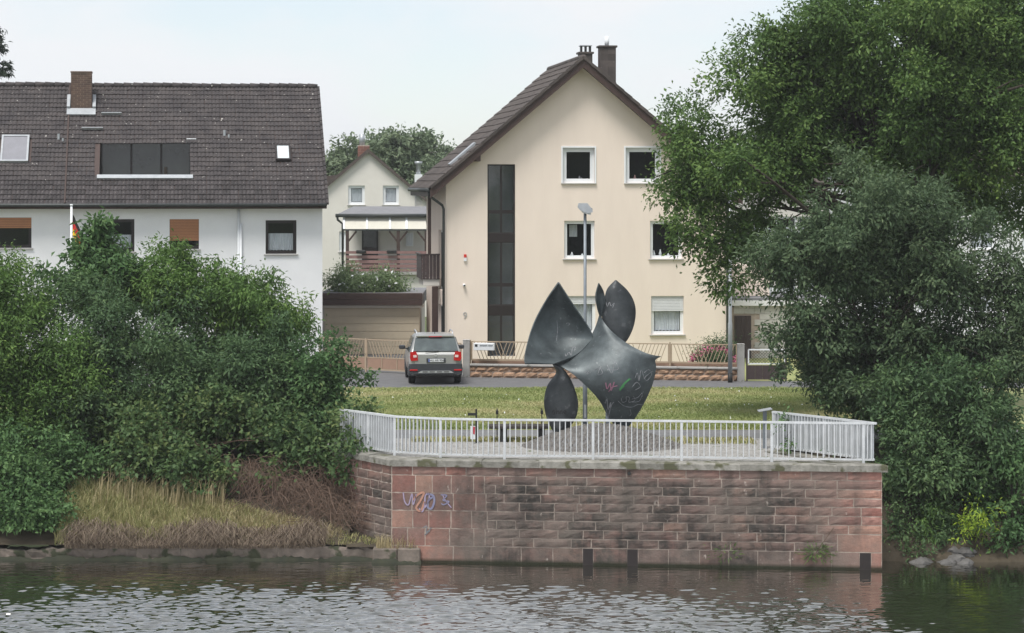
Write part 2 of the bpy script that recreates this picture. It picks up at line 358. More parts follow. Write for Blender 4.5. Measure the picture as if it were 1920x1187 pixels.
def facade(outer, holes, v=0., reveal=.16, flip=False, axis='y'):
    bm = bmesh.new(); es = []
    def P(a, z, d): return (a, v + d, z) if axis == 'y' else (v + d, a, z)
    for lp in [outer] + [[(h[0], h[2]), (h[1], h[2]), (h[1], h[3]), (h[0], h[3])] for h in holes]:
        vs = [bm.verts.new(P(p[0], p[1], 0)) for p in lp]
        es += [bm.edges.new((vs[i], vs[(i + 1) % len(vs)])) for i in range(len(vs))]
    bmesh.ops.triangle_fill(bm, use_beauty=True, use_dissolve=False, edges=es)
    for h in holes:
        lp = [(h[0], h[2]), (h[1], h[2]), (h[1], h[3]), (h[0], h[3])]
        for i in range(4):
            a, b = lp[i], lp[(i + 1) % 4]
            bm.faces.new([bm.verts.new(P(*q)) for q in ((a[0], a[1], 0), (b[0], b[1], 0), (b[0], b[1], reveal), (a[0], a[1], reveal))])
    m = MB(); bm.verts.index_update(); m.add([x.co for x in bm.verts], [[x.index for x in f.verts] for f in bm.faces]); bm.free(); return m
def window(parent, rc, v, frame_m='white_frame', fw=.07, mull=0, sill=True, depth=.10, shutter=None, sh=0., curtain=0., back=.7, sill_m='sill_stone', lintel=False):
    u0, u1, z0, z1 = rc; wdw = MB()
    d0, d1 = v + depth, v + depth + .06
    wdw.box(u0, u0 + fw, d0, d1, z0, z1).box(u1 - fw, u1, d0, d1, z0, z1).box(u0 + fw, u1 - fw, d0, d1, z0, z0 + fw).box(u0 + fw, u1 - fw, d0, d1, z1 - fw, z1)
    o = wdw.build('window', frame_m, parent)
    fr = MB()
    g = .012; q0, q1 = d0 + .012, d1 - .008
    a, b, c, d = u0 + fw + .001, u1 - fw - .001, z0 + fw + .001, z1 - fw - .001; s_ = fw * .55
    fr.box(a, a + s_, q0, q1, c, d).box(b - s_, b, q0, q1, c, d).box(a + s_, b - s_, q0, q1, c, c + s_).box(a + s_, b - s_, q0, q1, d - s_, d)
    if mull: fr.box((a + b) / 2 - .03, (a + b) / 2 + .03, q0 + .003, q1 - .003, c + s_, d - s_)
    fr.build('casement', frame_m, o)
    Bx('pane', 'glass', o, a + s_, b - s_, q0 + .014, q0 + .022, c + s_, d - s_)
    m = MB(); t = v + back                                 # the dark room behind the pane
    m.add([(u0, d1, z0), (u1, d1, z0), (u1, d1, z1), (u0, d1, z1), (u0, t, z0), (u1, t, z0), (u1, t, z1), (u0, t, z1)],
          [(4, 5, 6, 7), (0, 1, 5, 4), (1, 2, 6, 5), (2, 3, 7, 6), (3, 0, 4, 7)])
    m.build('room', 'interior', o)
    if sill: MB().bbox(u0 - .06, u1 + .06, v - .07, v + depth - .002, z0 - .05, z0 - .002, .008).build('sill', sill_m, o)
    if shutter:
        zz = z1 - sh; n = max(3, int(sh / .055)); m = MB()
        for i in range(n):
            h0 = zz + sh * i / n; h1 = zz + sh * (i + .86) / n
            m.box(u0 + .005, u1 - .005, v + depth - .05 + .004, v + depth - .012, h0, h1)
        m.build('roller_shutter', shutter, o)
    if curtain:
        m = MB(); n = 26; cz1 = z0 + fw + (z1 - z0 - 2 * fw) * curtain; k = 0; vs = []; fs = []
        for i in range(n * 2 + 1):
            x = a + s_ + (b - a - 2 * s_) * i / (2 * n); y = d1 + .06 + .02 * math.sin(i * 1.7)
            vs += [(x, y, c + s_ + .02 + .012 * math.cos(i * .9)), (x, y, cz1)]
            if i: fs.append((2 * i - 2, 2 * i, 2 * i + 1, 2 * i - 1))
        m.add(vs, fs).build('curtain', 'curtain', o)
    return o
# one roof tile with two rolls; local x along the eave, y up the slope, z off the roof
def tile_data(wd, ln):
    V, Fc = [], []; n = 6
    for j, (y, h) in enumerate(((-.02, .045), (ln * 1.02, .012))):
        for i in range(n + 1):
            a = i / n; V.append((wd * (a - .5) * .985, y, h + .016 * math.sin(a * 4 * math.pi - math.pi / 2)))
    for i in range(n + 1): p = V[i]; V.append((p[0], p[1] + .004, p[2] - .034))
    k = n + 1
    for i in range(n):
        Fc.append((i, i + 1, k + i + 1, k + i)); Fc.append((2 * k + i, 2 * k + i + 1, i + 1, i))
    return V, Fc
def tiles(parent, O, eu, es, wd, ln, nu, ns, m, skip=None, single=300, jit=.006, seed=1):
    rg = random.Random(seed); V, Fc = tile_data(wd, ln); nrm = eu.cross(es).normalized()
    me = bpy.data.meshes.new('roof_tile'); me.from_pydata(V, [], Fc); me.materials.append(MT[m])
    rest = MB(); cnt = 0
    order = [(i, j) for j in range(ns) for i in range(nu)]
    for i, j in order:
        u, s_ = (i + .5) * wd, j * ln
        if skip and skip(u, s_ + ln / 2): continue
        M = Matrix((eu, es, nrm)).transposed().to_4x4()
        sag = .012 * math.sin(u * .9 + seed) * math.sin(s_ * .5)
        M.translation = O + eu * (u + rg.uniform(-jit, jit)) + es * (s_ + rg.uniform(-jit, jit)) + nrm * (rg.uniform(0, jit) + sag)
        M = M @ Matrix.Rotation(rg.uniform(-.012, .012), 4, 'Z')
        if cnt < single:
            o = link(bpy.data.objects.new('roof_tile', me), parent); o.matrix_local = M
        else: rest.add([M @ Vector(p) for p in V], Fc)
        cnt += 1
    if rest.v: tag(rest.build('roof_tiles', m, parent, fix=False), kind='stuff')

# ------------------------------------------------------------------ foliage
def leaf_mesh(name, pos, out, L, Wd, m, parent=None, seed=0, up=.35, droop=.25, tintc=None, spread=.9, patch=True):
    g = np.random.default_rng(seed); n = len(pos)
    d = out * .7 + g.normal(size=(n, 3)) * spread * .6; d[:, 2] -= droop
    d /= np.linalg.norm(d, axis=1)[:, None] + 1e-9
    nn = g.normal(size=(n, 3)) * .34 + out * .55; nn[:, 2] += up + .35
    sd = np.cross(d, nn); sd /= np.linalg.norm(sd, axis=1)[:, None] + 1e-9
    nn = np.cross(sd, d)
    l = (L * g.uniform(.5, 1.5, n))[:, None]; w_ = (Wd * g.uniform(.7, 1.25, n))[:, None]
    V = np.empty((n, 4, 3)); V[:, 0] = pos; V[:, 1] = pos + d * l * .45 + sd * w_ * .5 + nn * l * .10
    V[:, 2] = pos + d * l - nn * l * .06; V[:, 3] = pos + d * l * .45 - sd * w_ * .5 + nn * l * .10
    b = (np.arange(n) * 4)[:, None]; fc = np.concatenate([b, b + 1, b + 2, b, b + 2, b + 3], 1).ravel()
    if tintc is None: tintc = g.uniform(0, 1, n)
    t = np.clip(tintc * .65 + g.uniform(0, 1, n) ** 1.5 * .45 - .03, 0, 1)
    return mesh_np(name, V.reshape(-1, 3), fc, np.full(2 * n, 3), m, parent, np.repeat(t, 2))
def crown_points(clumps, per_m2, seed, sprig_r=.16, leaf_per=12, outl=.14):
    g = np.random.default_rng(seed); P, O, T = [], [], []
    for c, r in clumps:
        c = np.array(c); r = np.array(r); area = 4 * math.pi * ((r[0] * r[1]) ** 1.6 / 3 + (r[0] * r[2]) ** 1.6 / 3 + (r[1] * r[2]) ** 1.6 / 3) ** (1 / 1.6)
        k = max(6, int(area * per_m2 / leaf_per))
        q = g.normal(size=(k, 3)); q /= np.linalg.norm(q, axis=1)[:, None]
        rad = g.uniform(.45, 1.0, k) ** .6; far = g.uniform(size=k) < outl; rad[far] *= g.uniform(1.1, 1.45, far.sum())
        sp = c + q * r * rad[:, None]; ct = g.uniform(0, 1)
        pp = np.repeat(sp, leaf_per, 0); oo = np.repeat(q, leaf_per, 0)
        s_ = g.uniform(-.9, 1.2, len(pp))[:, None] * sprig_r; pp = pp + oo * s_ * 1.3 + g.normal(size=pp.shape) * sprig_r * .55
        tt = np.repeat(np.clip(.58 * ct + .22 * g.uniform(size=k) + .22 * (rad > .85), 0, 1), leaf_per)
        P.append(pp); O.append(oo); T.append(tt)
    return np.concatenate(P), np.concatenate(O), np.concatenate(T)
def scatter_clumps(ell, seed, rmin, rmax, density, spray=.25):
    g = np.random.default_rng(seed); out = []
    for c, r in ell:
        n = max(1, int(density * r[0] * r[1] * r[2] * 4.19 / ((rmin + rmax) / 2) ** 3 / 4.19))
        for _ in range(n):
            q = g.normal(size=3); q /= np.linalg.norm(q); q = q * g.uniform(.15, 1) ** (.5) * .92
            k = g.uniform(rmin, rmax)
            if spray and np.linalg.norm(q) > .72 and g.uniform() < spray:   # a branch tip reaching out of the crown
                d = q / np.linalg.norm(q); L_ = k * g.uniform(1.2, 2.2); o_ = np.array(c) + q * np.array(r); d = d + g.normal(size=3) * .35
                for f in (.45, .75, 1.0): out.append((o_ + d * L_ * f, np.array((1, 1, .7)) * k * (.62 - .42 * f)))
            out.append((np.array(c) + q * np.array(r), (k * g.uniform(.8, 1.35), k * g.uniform(.8, 1.3), k * g.uniform(.6, .95))))
    return out
def branchy(name, parent, base, targets, r0, m, seed, n=7, fork=.35):
    g = random.Random(seed); mb = MB(); base = Vector(base)
    top = sum((Vector(t) for t in targets), Vector()) / len(targets)
    trunk = [base.lerp(top, i / 6) + Vector((g.uniform(-.1, .1), g.uniform(-.1, .1), 0)) * (i > 0) for i in range(7)]
    mb.tube(trunk, [r0 * (1.25 if i == 0 else 1 - .11 * i) for i in range(7)], 9)
    for t in targets:
        t = Vector(t); f = g.uniform(fork, .85); a = base.lerp(top, f); md = a.lerp(t, .5) + Vector((0, 0, g.uniform(.05, .35) * (t - a).length * .5))
        k = r0 * g.uniform(.22, .42)
        pts = [a.lerp(md, x).lerp(md.lerp(t, x), x) for x in (0, .2, .4, .6, .8, 1)]
        mb.tube(pts, [k * (1 - .15 * i) for i in range(6)], 6)
        for _ in range(3):
            p = pts[g.randint(2, 4)]; q = p + Vector((g.uniform(-1, 1), g.uniform(-1, 1), g.uniform(-.3, .9))).normalized() * (t - a).length * g.uniform(.2, .4)
            mb.tube([p, p.lerp(q, .5) + Vector((0, 0, .06)), q], [k * .4, k * .28, k * .1], 5)
    return mb.build(name, m, parent, smooth=True, fix=False)
def plant(name, label, cat, base, ell, leaf, L, Wd, m, seed, rmin=.35, rmax=.6, dens=1.0, per=260, trunk=.08, group=None, leaf_per=12, sprig=.16, up=.35, droop=.25, tr_m='bark', outl=.14, crown='crown', trunkname='trunk', nt=14, spray=.25):
    o = empty(name, base, 0, label, cat, group); b = Vector(base)
    ell = [((c[0] - b.x, c[1] - b.y, c[2] - b.z), r) for c, r in ell]
    cl = scatter_clumps(ell, seed, rmin, rmax, dens, spray)
    P, O, T = crown_points(cl, per, seed + 1, sprig, leaf_per, outl)
    k = P[:, 2] > .03 - 0.0 * P[:, 2] if b.z > 2 else P[:, 2] > -.35
    P, O, T = P[k], O[k], T[k]
    leaf_mesh(crown, P, O, L, Wd, m, o, seed + 2, up, droop, T)
    g = random.Random(seed); tg = [c[0] for c in g.sample(cl, min(nt, len(cl)))]
    branchy(trunkname, o, (0, 0, -.25), tg, trunk, tr_m, seed)
    return o
def E(px, py, Y, rxp, rzp, ry): return ((gx(px, Y), Y, gz(py, Y)), (rxp * Y / F, ry, rzp * Y / F))
def blades(name, m, P, H, Wd, lean, seed, parent=None, bend=.5, tintf=None):
    g = np.random.default_rng(seed); n = len(P); a = g.uniform(0, 2 * math.pi, n)
    ld = np.stack([np.cos(a), np.sin(a), np.zeros(n)], 1) * (lean[2] if len(lean) > 2 else .25) + np.array([lean[0], lean[1], 0])
    h = (H * g.uniform(.5, 1.25, n))[:, None]; w_ = (Wd * g.uniform(.7, 1.3, n))[:, None]
    b = g.uniform(0, 2 * math.pi, n); sd = np.stack([np.cos(b), np.sin(b) * .4, np.zeros(n)], 1) * w_
    up = np.array([0, 0, 1.0]); V = np.empty((n, 5, 3))
    V[:, 0] = P - sd * .5; V[:, 1] = P + sd * .5
    mid = P + up * h * .6 + ld * h * .3; V[:, 2] = mid + sd * .35; V[:, 3] = mid - sd * .35
    V[:, 4] = P + up * h * (1 - bend * .35) + ld * h * (1.0)
    q = (np.arange(n) * 5)[:, None]
    fc = np.concatenate([q, q + 1, q + 2, q, q + 2, q + 3, q + 3, q + 2, q + 4], 1).ravel()
    return mesh_np(name, V.reshape(-1, 3), fc, np.full(3 * n, 3), m, parent, np.repeat(g.uniform(0, 1, n) if tintf is None else np.clip(tintf + g.uniform(-.22, .22, n), 0, 1), 3))

GZ = 2.45                                                 # street level
# ================================================================== SETTING
def river():
    nx, ny = 700, 560; x0, x1, y0, y1 = -13.5, 13.5, 49.2, 62.9
    X, Y = np.meshgrid(np.linspace(x0, x1, nx), np.linspace(y0, y1, ny)); Z = np.zeros_like(X)
    g = np.random.default_rng(5)
    for i in range(80):
        lam = .10 * (.55 / .10) ** g.uniform(); th = g.normal(0, .30) + R(93); k = 2 * math.pi / lam
        sl = .048 * (lam / .3) ** .1
        ph = g.uniform(0, 6.28) + .8 * np.sin(X * g.uniform(.3, .9) + g.uniform(0, 6)) + .6 * np.sin(Y * g.uniform(.3, .8) + g.uniform(0, 6))
        Z += sl / k * np.sin(k * (math.cos(th) * X + math.sin(th) * Y) + ph)
    gust = .80 + .22 * np.sin(X * .55 + 1.3 + .7 * np.sin(Y * .9)) * np.sin(Y * .8 + .3 * X) + .12 * np.sin(X * 1.7 + Y * 1.1)
    calm = np.clip((58.6 - .06 * X - Y) / 4.6, 0, 1) ; lee = np.clip((9.3 - X) / 2.2, 0, 1) * .75 + .25
    edge = np.clip((X - x0) / 1.0, 0, 1) * np.clip((x1 - X) / 1.0, 0, 1) * np.clip((Y - y0) / .8, 0, 1) * np.clip((y1 - Y) / .5, 0, 1)
    Z *= gust * (.22 + 1.0 * calm ** .8) * lee * edge
    V = np.stack([X, Y, Z], -1).reshape(-1, 3)
    i = (np.arange(ny - 1)[:, None] * nx + np.arange(nx - 1)[None]).ravel()
    fc = np.stack([i, i + 1, i + nx + 1, i + nx], 1)
    base = len(V)                                         # the still sheet round the rippled reach
    xs = [-1500, x0, x1, 1500]; ys = [-3, y0, y1, 75]
    EV = [(x, y, 0) for y in ys for x in xs]; EF = [(base + r * 4 + c, base + r * 4 + c + 1, base + r * 4 + c + 5, base + r * 4 + c + 4) for r in range(3) for c in range(3) if not (r == 1 and c == 1)]
    V = np.concatenate([V, np.array(EV)]); fl = np.concatenate([fc.ravel(), np.array(EF).ravel()])
    o = mesh_np('river_water', V, fl, np.full(len(fl) // 4, 4), 'water', smooth=True); tag(o, kind='structure')
river()
P0, P1 = Vector((-2.92, 60.9, 0)), Vector((8.80, 59.62, 0)); PR = Vector((6.75, 63.0, 0)); PL = Vector((-4.55, 63.55, 0))
def sheet(name, pts, z, m): return tag(MB().add([(x, y, z) for x, y in pts], [tuple(range(len(pts)))]).build(name, m), kind='structure')
sheet('ground', [(-1500, 66.45), (-5, 66.45), (-5, 64.5), (7, 64.5), (7.2, 65.6), (34, 64.3), (1500, 64.3), (1500, 1500), (-1500, 1500)], GZ - .03, 'far_ground')
o = MB().add([(-1500, -3, -.5), (1500, -3, -.5), (1500, -1500, 7.4), (-1500, -1500, 7.4), (-1500, 6, -.6), (1500, 6, -.6), (-1500, 2, 6.5), (1500, 2, 6.5), (-1500, -8, 7.3), (1500, -8, 7.3)], [(4, 5, 7, 6), (6, 7, 9, 8), (8, 9, 2, 3)]).build('near_bank', 'far_ground'); tag(o, kind='structure')
def bank(name, x0, x1, fn, nx, ny, m, seed):
    g = np.random.default_rng(seed); xs = np.linspace(x0, x1, nx); V = []
    for j in range(ny):
        for x in xs:
            y, z = fn(x, j / (ny - 1)); V.append((x, y, z + g.uniform(-.05, .05) * (0 < j < ny - 1)))
    i = (np.arange(ny - 1)[:, None] * nx + np.arange(nx - 1)[None]).ravel(); fc = np.stack([i, i + 1, i + nx + 1, i + nx], 1)
    return tag(mesh_np(name, V, fc.ravel(), np.full(len(fc), 4), m, smooth=True), kind='structure')
def lz(y): return .30 + 2.13 * min(1, max(0, (y - 61.3) / 4.6)) ** .8
def lbank(x, t): y = 61.35 + t * 5.2; return y, lz(y)
def rbank_y(x): return 61.2 - .05 * (x - 9)
def rbank(x, t): y = rbank_y(x) - .5 + t * 5; return y, -.4 + 2.83 * t ** .7
bank('river_bank', -30, -4.0, lbank, 90, 26, 'bank_soil', 1)
bank('river_bank', 7.0, 34, rbank, 90, 22, 'bank_soil', 2)
bank('river_bank', -4.05, -2.6, lambda x, t: (61.15 + t * max(.1, (-2.75 - x) * 1.55 + .05), .33 + .35 * t * max(0, -2.9 - x)), 12, 8, 'bank_soil', 3)
bank('river_bank', -1500, -29.9, lbank, 3, 6, 'far_ground', 1); bank('river_bank', 33.9, 1500, lambda x, t: (rbank_y(34) - .5 + t * 5, -.4 + 2.83 * t), 3, 6, 'far_ground', 1)
# plaza of setts on the terrace, asphalt path, lawn, street
PT = 2.462
pz = tag(MB().add([(x, y, PT) for x, y in ((-2.75, 61.1), (8.6, 59.85), (6.7, 62.9), (8.3, 66.0), (-6.0, 66.0), (-4.5, 63.6))], [(0, 1, 2, 3, 4, 5)]).build('plaza', 'path_asphalt'), kind='structure')
def setts():
    g = random.Random(3); m = MB(); y = 59.9
    while y < 65.8:
        x = -5.8 + g.uniform(0, .1)
        while x < 8.2:
            wd = g.uniform(.10, .15); inside = y > 61.25 - .112 * (x + 2.75) and y > 61.25 - 1.5 * (x + 2.75) and (x - 8.45) * 3.1 + (y - 59.9) * 1.95 < 0.0 or (y > 63.0 and -4.15 - (y - 63.0) * .6 < x < 6.6 + (y - 63) * .5)
            if inside:
                h = g.uniform(.004, .02); a, b, c, d = x, x + wd - .012, y, y + .10
                e = .012
                m.add([(a, c, PT), (b, c, PT), (b, d, PT), (a, d, PT), (a + e, c + e, PT + h), (b - e, c + e, PT + h), (b - e, d - e, PT + h), (a + e, d - e, PT + h)],
                      [(4, 5, 6, 7), (0, 1, 5, 4), (1, 2, 6, 5), (2, 3, 7, 6), (3, 0, 4, 7)])
            x += wd
        y += .112
    tag(m.build('setts', 'sett_stone', pz, fix=False), kind='stuff')
setts()
sheet('path', [(-60, 66.0), (60, 66.0), (60, 68.6), (-60, 68.6)], GZ + .006, 'path_asphalt')
tag(MB().box(-60, 60, 65.9, 66.0, GZ - .05, GZ + .03).build('path_kerb', 'concrete'), kind='structure')
sheet('lawn', [(-60, 68.6), (60, 68.6), (60, 82.3), (-60, 83.0)], GZ + .012, 'lawn_soil')
sheet('road', [(-60, 83.0), (60, 82.3), (60, 84.6), (7.9, 85.6), (-1.4, 87.5), (-6, 89.9), (-60, 92)], GZ, 'asphalt')
sheet('driveway', [(-1.4, 87.5), (-1.2, 99), (-60, 99), (-60, 92), (-6, 89.9)], GZ - .004, 'path_asphalt')
sheet('garden_ground', [(-1.4, 87.5), (7.9, 85.6), (60, 84.6), (60, 99), (-3, 99)], GZ - .012, 'lawn_soil')
g = np.random.default_rng(11)
n = 130000; P = np.stack([g.uniform(-8, 12, n), 68.7 + (g.uniform(0, 1, n) ** 1.25) * 13.9, np.full(n, GZ + .01)], 1)
P = P[P[:, 1] < 82.75 - .006 * P[:, 0] + .12 * np.sin(P[:, 0] * 2.1) + .1 * np.sin(P[:, 0] * 5.3)]
tag(blades('lawn_grass', 'lawn_grass', P, .055 * (1 + .5 * np.sin(P[:, 0] * .9 + np.sin(P[:, 1] * 1.1)) ** 2), .03, (0, 0, .7), 12, tintf=.5 + .28 * np.sin(P[:, 0] * .62 + 1.7 * np.sin(P[:, 1] * .45)) + .22 * np.sin(P[:, 1] * 1.9 + 1.3 * np.sin(P[:, 0] * .8))), 'short mown yellow green lawn grass between path and street', 'grass', kind='stuff')
n = 2600; P = np.stack([g.uniform(-2.6, 1.2, n), g.uniform(65.2, 65.95, n), np.full(n, GZ)], 1)
P2 = np.stack([g.uniform(3.5, 6.3, n // 2), g.uniform(64.7, 65.95, n // 2), np.full(n // 2, GZ)], 1)
tag(blades('weeds', 'mixed_grass', np.concatenate([P, P2]), .14, .03, (0, 0, .5), 13), 'weedy strip of green grass along the front edge of asphalt path', 'weeds', kind='stuff')
n = 220; P = np.stack([g.uniform(-8, 12, n), g.uniform(68.8, 82, n), np.full(n, GZ + .05)], 1)
fo = leaf_mesh('lawn_flowers', P, np.tile([[0, 0, 1.]], (n, 1)), .045, .045, 'white_frame', None, 4, 1, 0); tag(fo, 'tiny white clover flowers dotted over the mown lawn', 'flowers', kind='stuff')

# ================================================================== RETAINING WALL
def stone(parent, u0, u1, z0, z1, rg, rough=.028, name='stone', m='red_sandstone', v0=0.0):
    g_ = .0095; u0 += g_; u1 -= g_; z0 += g_; z1 -= g_
    nx, nz = max(2, min(5, int((u1 - u0) / .14) + 1)), 3; V = []; Fc = []
    for j in range(nz + 1):
        for i in range(nx + 1):
            ed = i in (0, nx) or j in (0, nz)
            d = -.006 - (0 if ed else rg.uniform(.3, 1) * rough)
            if ed: d -= rg.uniform(-.003, .003)
            V.append((u0 + (u1 - u0) * i / nx + (0 if i in (0, nx) else rg.uniform(-.02, .02)) + (rg.uniform(-.009, .005) * (1 if i else -1) if ed else 0), v0 + d, z0 + (z1 - z0) * j / nz + (rg.uniform(-.009, .006) * (-1 if j == 0 else 1))))
    k = nx + 1
    for j in range(nz):
        for i in range(nx): Fc.append((j * k + i, j * k + i + 1, (j + 1) * k + i + 1, (j + 1) * k + i))
    b = len(V); ring = [i for i in range(k)] + [j * k + nx for j in range(1, nz + 1)] + [nz * k + i for i in range(nx - 1, -1, -1)] + [j * k for j in range(nz - 1, 0, -1)]
    for i in ring: p = V[i]; V.append((p[0], v0 + .03, p[2]))
    for i in range(len(ring)):
        a, c = ring[i], ring[(i + 1) % len(ring)]; Fc.append((c, a, b + i, b + (i + 1) % len(ring)))
    return MB().add(V, Fc).build(name, m, parent, fix=False)
wf = Frame(P0.x, P0.y, math.atan2(P1.y - P0.y, P1.x - P0.x)); WL = (P1 - P0).length
wall = empty('retaining_wall', P0, wf.th, 'red sandstone river wall with grey coping and dark weather stains', 'wall')
poly = [wf.loc(p) for p in (P0, P1, PR, Vector((6.75, 63.9, 0)), Vector((-4.7, 64.9, 0)), PL)]
MB().prism([(p.x, p.y) for p in poly], 'z', -1.0, 2.335).build('core', 'wall_mortar', wall)
def course(parent, u0, u1, z0, z1, wmin, wmax, rg, rough, skip=(), name='stone'):
    u = u0
    while u < u1 - .02:
        wd = rg.uniform(wmin, wmax)
        if u + wd > u1 - wmin * .6: wd = u1 - u
        e = u + wd
        for a, b in skip:
            if u < a < e: e = a
        if not any(a - .001 <= u < b - .001 for a, b in skip): stone(parent, u, e, z0, z1, rg, rough, name)
        else: e = [b for a, b in skip if a - .001 <= u < b - .001][0]
        u = e
rg = random.Random(21)
ul = wf.hit(925, 950).x
ZT, ZB = 2.335, .415; rh = (ZT - ZB) / 9
slots = [(wf.hit(a, 1045).x, wf.hit(b, 1045).x) for a, b in ((1093, 1112), (1176, 1196), (1612, 1633))]
for k in range(9):
    z1 = ZT - k * rh; z0 = z1 - rh; st = ul + (0, -.22, .05, -.18, .1, -.15, .08, -.2, 0)[k]
    end = WL if k < 7 else WL - 1.05
    course(wall, st if k else 0, end, z0, z1, .42, .95, rg, .024)
stone(wall, WL - 1.05, WL, ZB, ZB + 2 * rh, rg, .006)
jag = [ul + x for x in (0, -.22, .05, -.18, .1, -.15, .08, -.2, 0)]
for k in range(4):
    z1 = ZT - (1 + 2 * k) * rh; z0 = z1 - 2 * rh
    course(wall, 0, min(jag[1 + 2 * k], jag[2 + 2 * k]), z0, z1, .38, .62, rg, .006)
    a, b = jag[1 + 2 * k], jag[2 + 2 * k]
    if abs(a - b) > .05: stone(wall, min(a, b), max(a, b), z0 if b > a else z0 + rh, z1 - rh if b > a else z1, rg, .006)
for u0, u1 in [(-0.0, slots[0][0])] + [(slots[i][1], slots[i + 1][0]) for i in range(2)] + [(slots[2][1], WL)]:
    course(wall, u0, u1, -.12, ZB, .6, 1.0, rg, .012)
for a, b in slots: Bx('drain_slot', 'dark_frame', wall, a, b, -.004, .02, -.1, ZB - .012)
MB().tube([(wf.hit(1180, 889).x, -.055, 2.23), (wf.hit(1180, 889).x, .1, 2.23)], .045, 12).build('drain_pipe', 'tar', wall)
# return faces
def side(Pa, Pb, seed, zb=-.1):
    f = Frame(Pa.x, Pa.y, math.atan2(Pb.y - Pa.y, Pb.x - Pa.x)); L_ = (Pb - Pa).length; rg = random.Random(seed)
    e = bpy.data.objects.new('side_face', None); link(e, wall); l_ = wf.loc(Pa); e.location = (l_.x, l_.y, 0); e.rotation_euler = (0, 0, f.th - wf.th)
    for k in range(9): course(e, 0, L_ - .01, ZT - (k + 1) * rh, ZT - k * rh, .4, .8, rg, .02)
    course(e, 0, L_ - .01, -.12, ZB, .6, 1., rg, .015)
side(PL, P0, 31); side(P1, PR, 32)
# coping stones
def coping():
    rg = random.Random(9); pts = [PL, P0, P1, PR]; W = .5
    loc = [wf.loc(p) for p in pts]; offs = []
    def off(i, d):                                        # mitred offset, positive outwards
        p = loc[i]; ns = []
        for a, b in ((i - 1, i), (i, i + 1)):
            if 0 <= a and b < len(loc):
                t = (loc[b] - loc[a]).normalized(); ns.append(Vector((t.y, -t.x, 0)))
        nn = sum(ns, Vector()).normalized(); return p + nn * d / max(.3, nn.dot(ns[0]))
    for i in range(3):
        a0, b0, a1, b1 = off(i, .07), off(i + 1, .07), off(i, -W), off(i + 1, -W); L_ = (b0 - a0).length; n = max(2, round(L_ / 1.15)); cuts = [0] + [(k + rg.uniform(-.15, .15)) / n for k in range(1, n)] + [1]
        for k in range(n):
            e = .004 / L_; s0, s1 = cuts[k] + e, cuts[k + 1] - e
            q = [a0.lerp(b0, s0), a0.lerp(b0, s1), a1.lerp(b1, s1), a1.lerp(b1, s0)]; h = rg.uniform(-.006, .008); V = []; nseg = 4
            m = MB()
            for z_, ins in ((2.337, 0), (2.48 + h, 0), (2.508 + h, .022)):
                for w_ in range(nseg + 1):
                    p = q[0].lerp(q[1], w_ / nseg).lerp(q[3].lerp(q[2], w_ / nseg), ins / W); V.append((p.x, p.y + rg.uniform(-.006, .006), z_ + rg.uniform(-.005, .005) * (z_ > 2.4)))
                for w_ in range(nseg + 1):
                    p = q[3].lerp(q[2], w_ / nseg); V.append((p.x, p.y, z_))
            k_ = nseg + 1; Fc = []
            for r_ in range(2):
                for w_ in range(nseg):
                    Fc.append((r_ * 2 * k_ + w_, r_ * 2 * k_ + w_ + 1, (r_ + 1) * 2 * k_ + w_ + 1, (r_ + 1) * 2 * k_ + w_))
                    Fc.append((r_ * 2 * k_ + k_ + w_, r_ * 2 * k_ + k_ + w_ + 1, (r_ + 1) * 2 * k_ + k_ + w_ + 1, (r_ + 1) * 2 * k_ + k_ + w_))
                for c_ in (0, nseg): Fc.append((r_ * 2 * k_ + c_, r_ * 2 * k_ + k_ + c_, (r_ + 1) * 2 * k_ + k_ + c_, (r_ + 1) * 2 * k_ + c_))
            for w_ in range(nseg):
                Fc.append((4 * k_ + w_, 4 * k_ + w_ + 1, 5 * k_ + w_ + 1, 5 * k_ + w_)); Fc.append((w_, w_ + 1, k_ + w_ + 1, k_ + w_))
            m.add(V, Fc).build('coping_stone', 'coping_stone', wall)
coping()
# graffiti on the smooth ashlars
def ribbon(parent, pts, wd, m, name='graffiti'):
    mb = MB(); V = []; 
    for i, p in enumerate(pts):
        a = Vector(pts[max(0, i - 1)]); b = Vector(pts[min(len(pts) - 1, i + 1)]); t = (b - a).normalized(); s_ = Vector((-t.z, 0, t.x)).normalized() * wd / 2
        V += [Vector(p) + s_, Vector(p) - s_]
    return mb.add(V, [(2 * i, 2 * i + 1, 2 * i + 3, 2 * i + 2) for i in range(len(pts) - 1)]).build(name, m, parent)
def smooth_pts(p, n=6):
    p = [np.array(q, float) for q in p]; out = []
    for i in range(len(p) - 1):
        a, b, c, d = p[max(0, i - 1)], p[i], p[i + 1], p[min(len(p) - 1, i + 2)]
        for t in np.linspace(0, 1, n, endpoint=False): out.append(.5 * (2 * b + (c - a) * t + (2 * a - 5 * b + 4 * c - d) * t * t + (3 * b - a - 3 * c + d) * t ** 3))
    out.append(p[-1]); return out
def wallscribble(zp, wd, m):
    pts = []
    for zx, zy in smooth_pts(zp):
        h = wf.hit(640 + zx / 3.49, 740 + zy / 3.49, (0, -.024, 0)); pts.append((h.x, -.024, h.z))
    ribbon(wall, pts, wd, m)
wallscribble([(405, 640), (415, 700), (440, 720), (462, 650), (470, 720), (490, 650)], .03, 'paint_lilac')
wallscribble([(470, 690), (500, 655), (540, 640), (520, 690), (490, 740), (520, 760), (545, 700)], .05, 'paint_orange')
wallscribble([(510, 745), (530, 765), (545, 720), (550, 660), (575, 650), (570, 700), (545, 740)], .035, 'paint_lilac')
wallscribble([(560, 650), (600, 660), (608, 700), (590, 745), (565, 735), (572, 690), (600, 670)], .05, 'paint_blue')
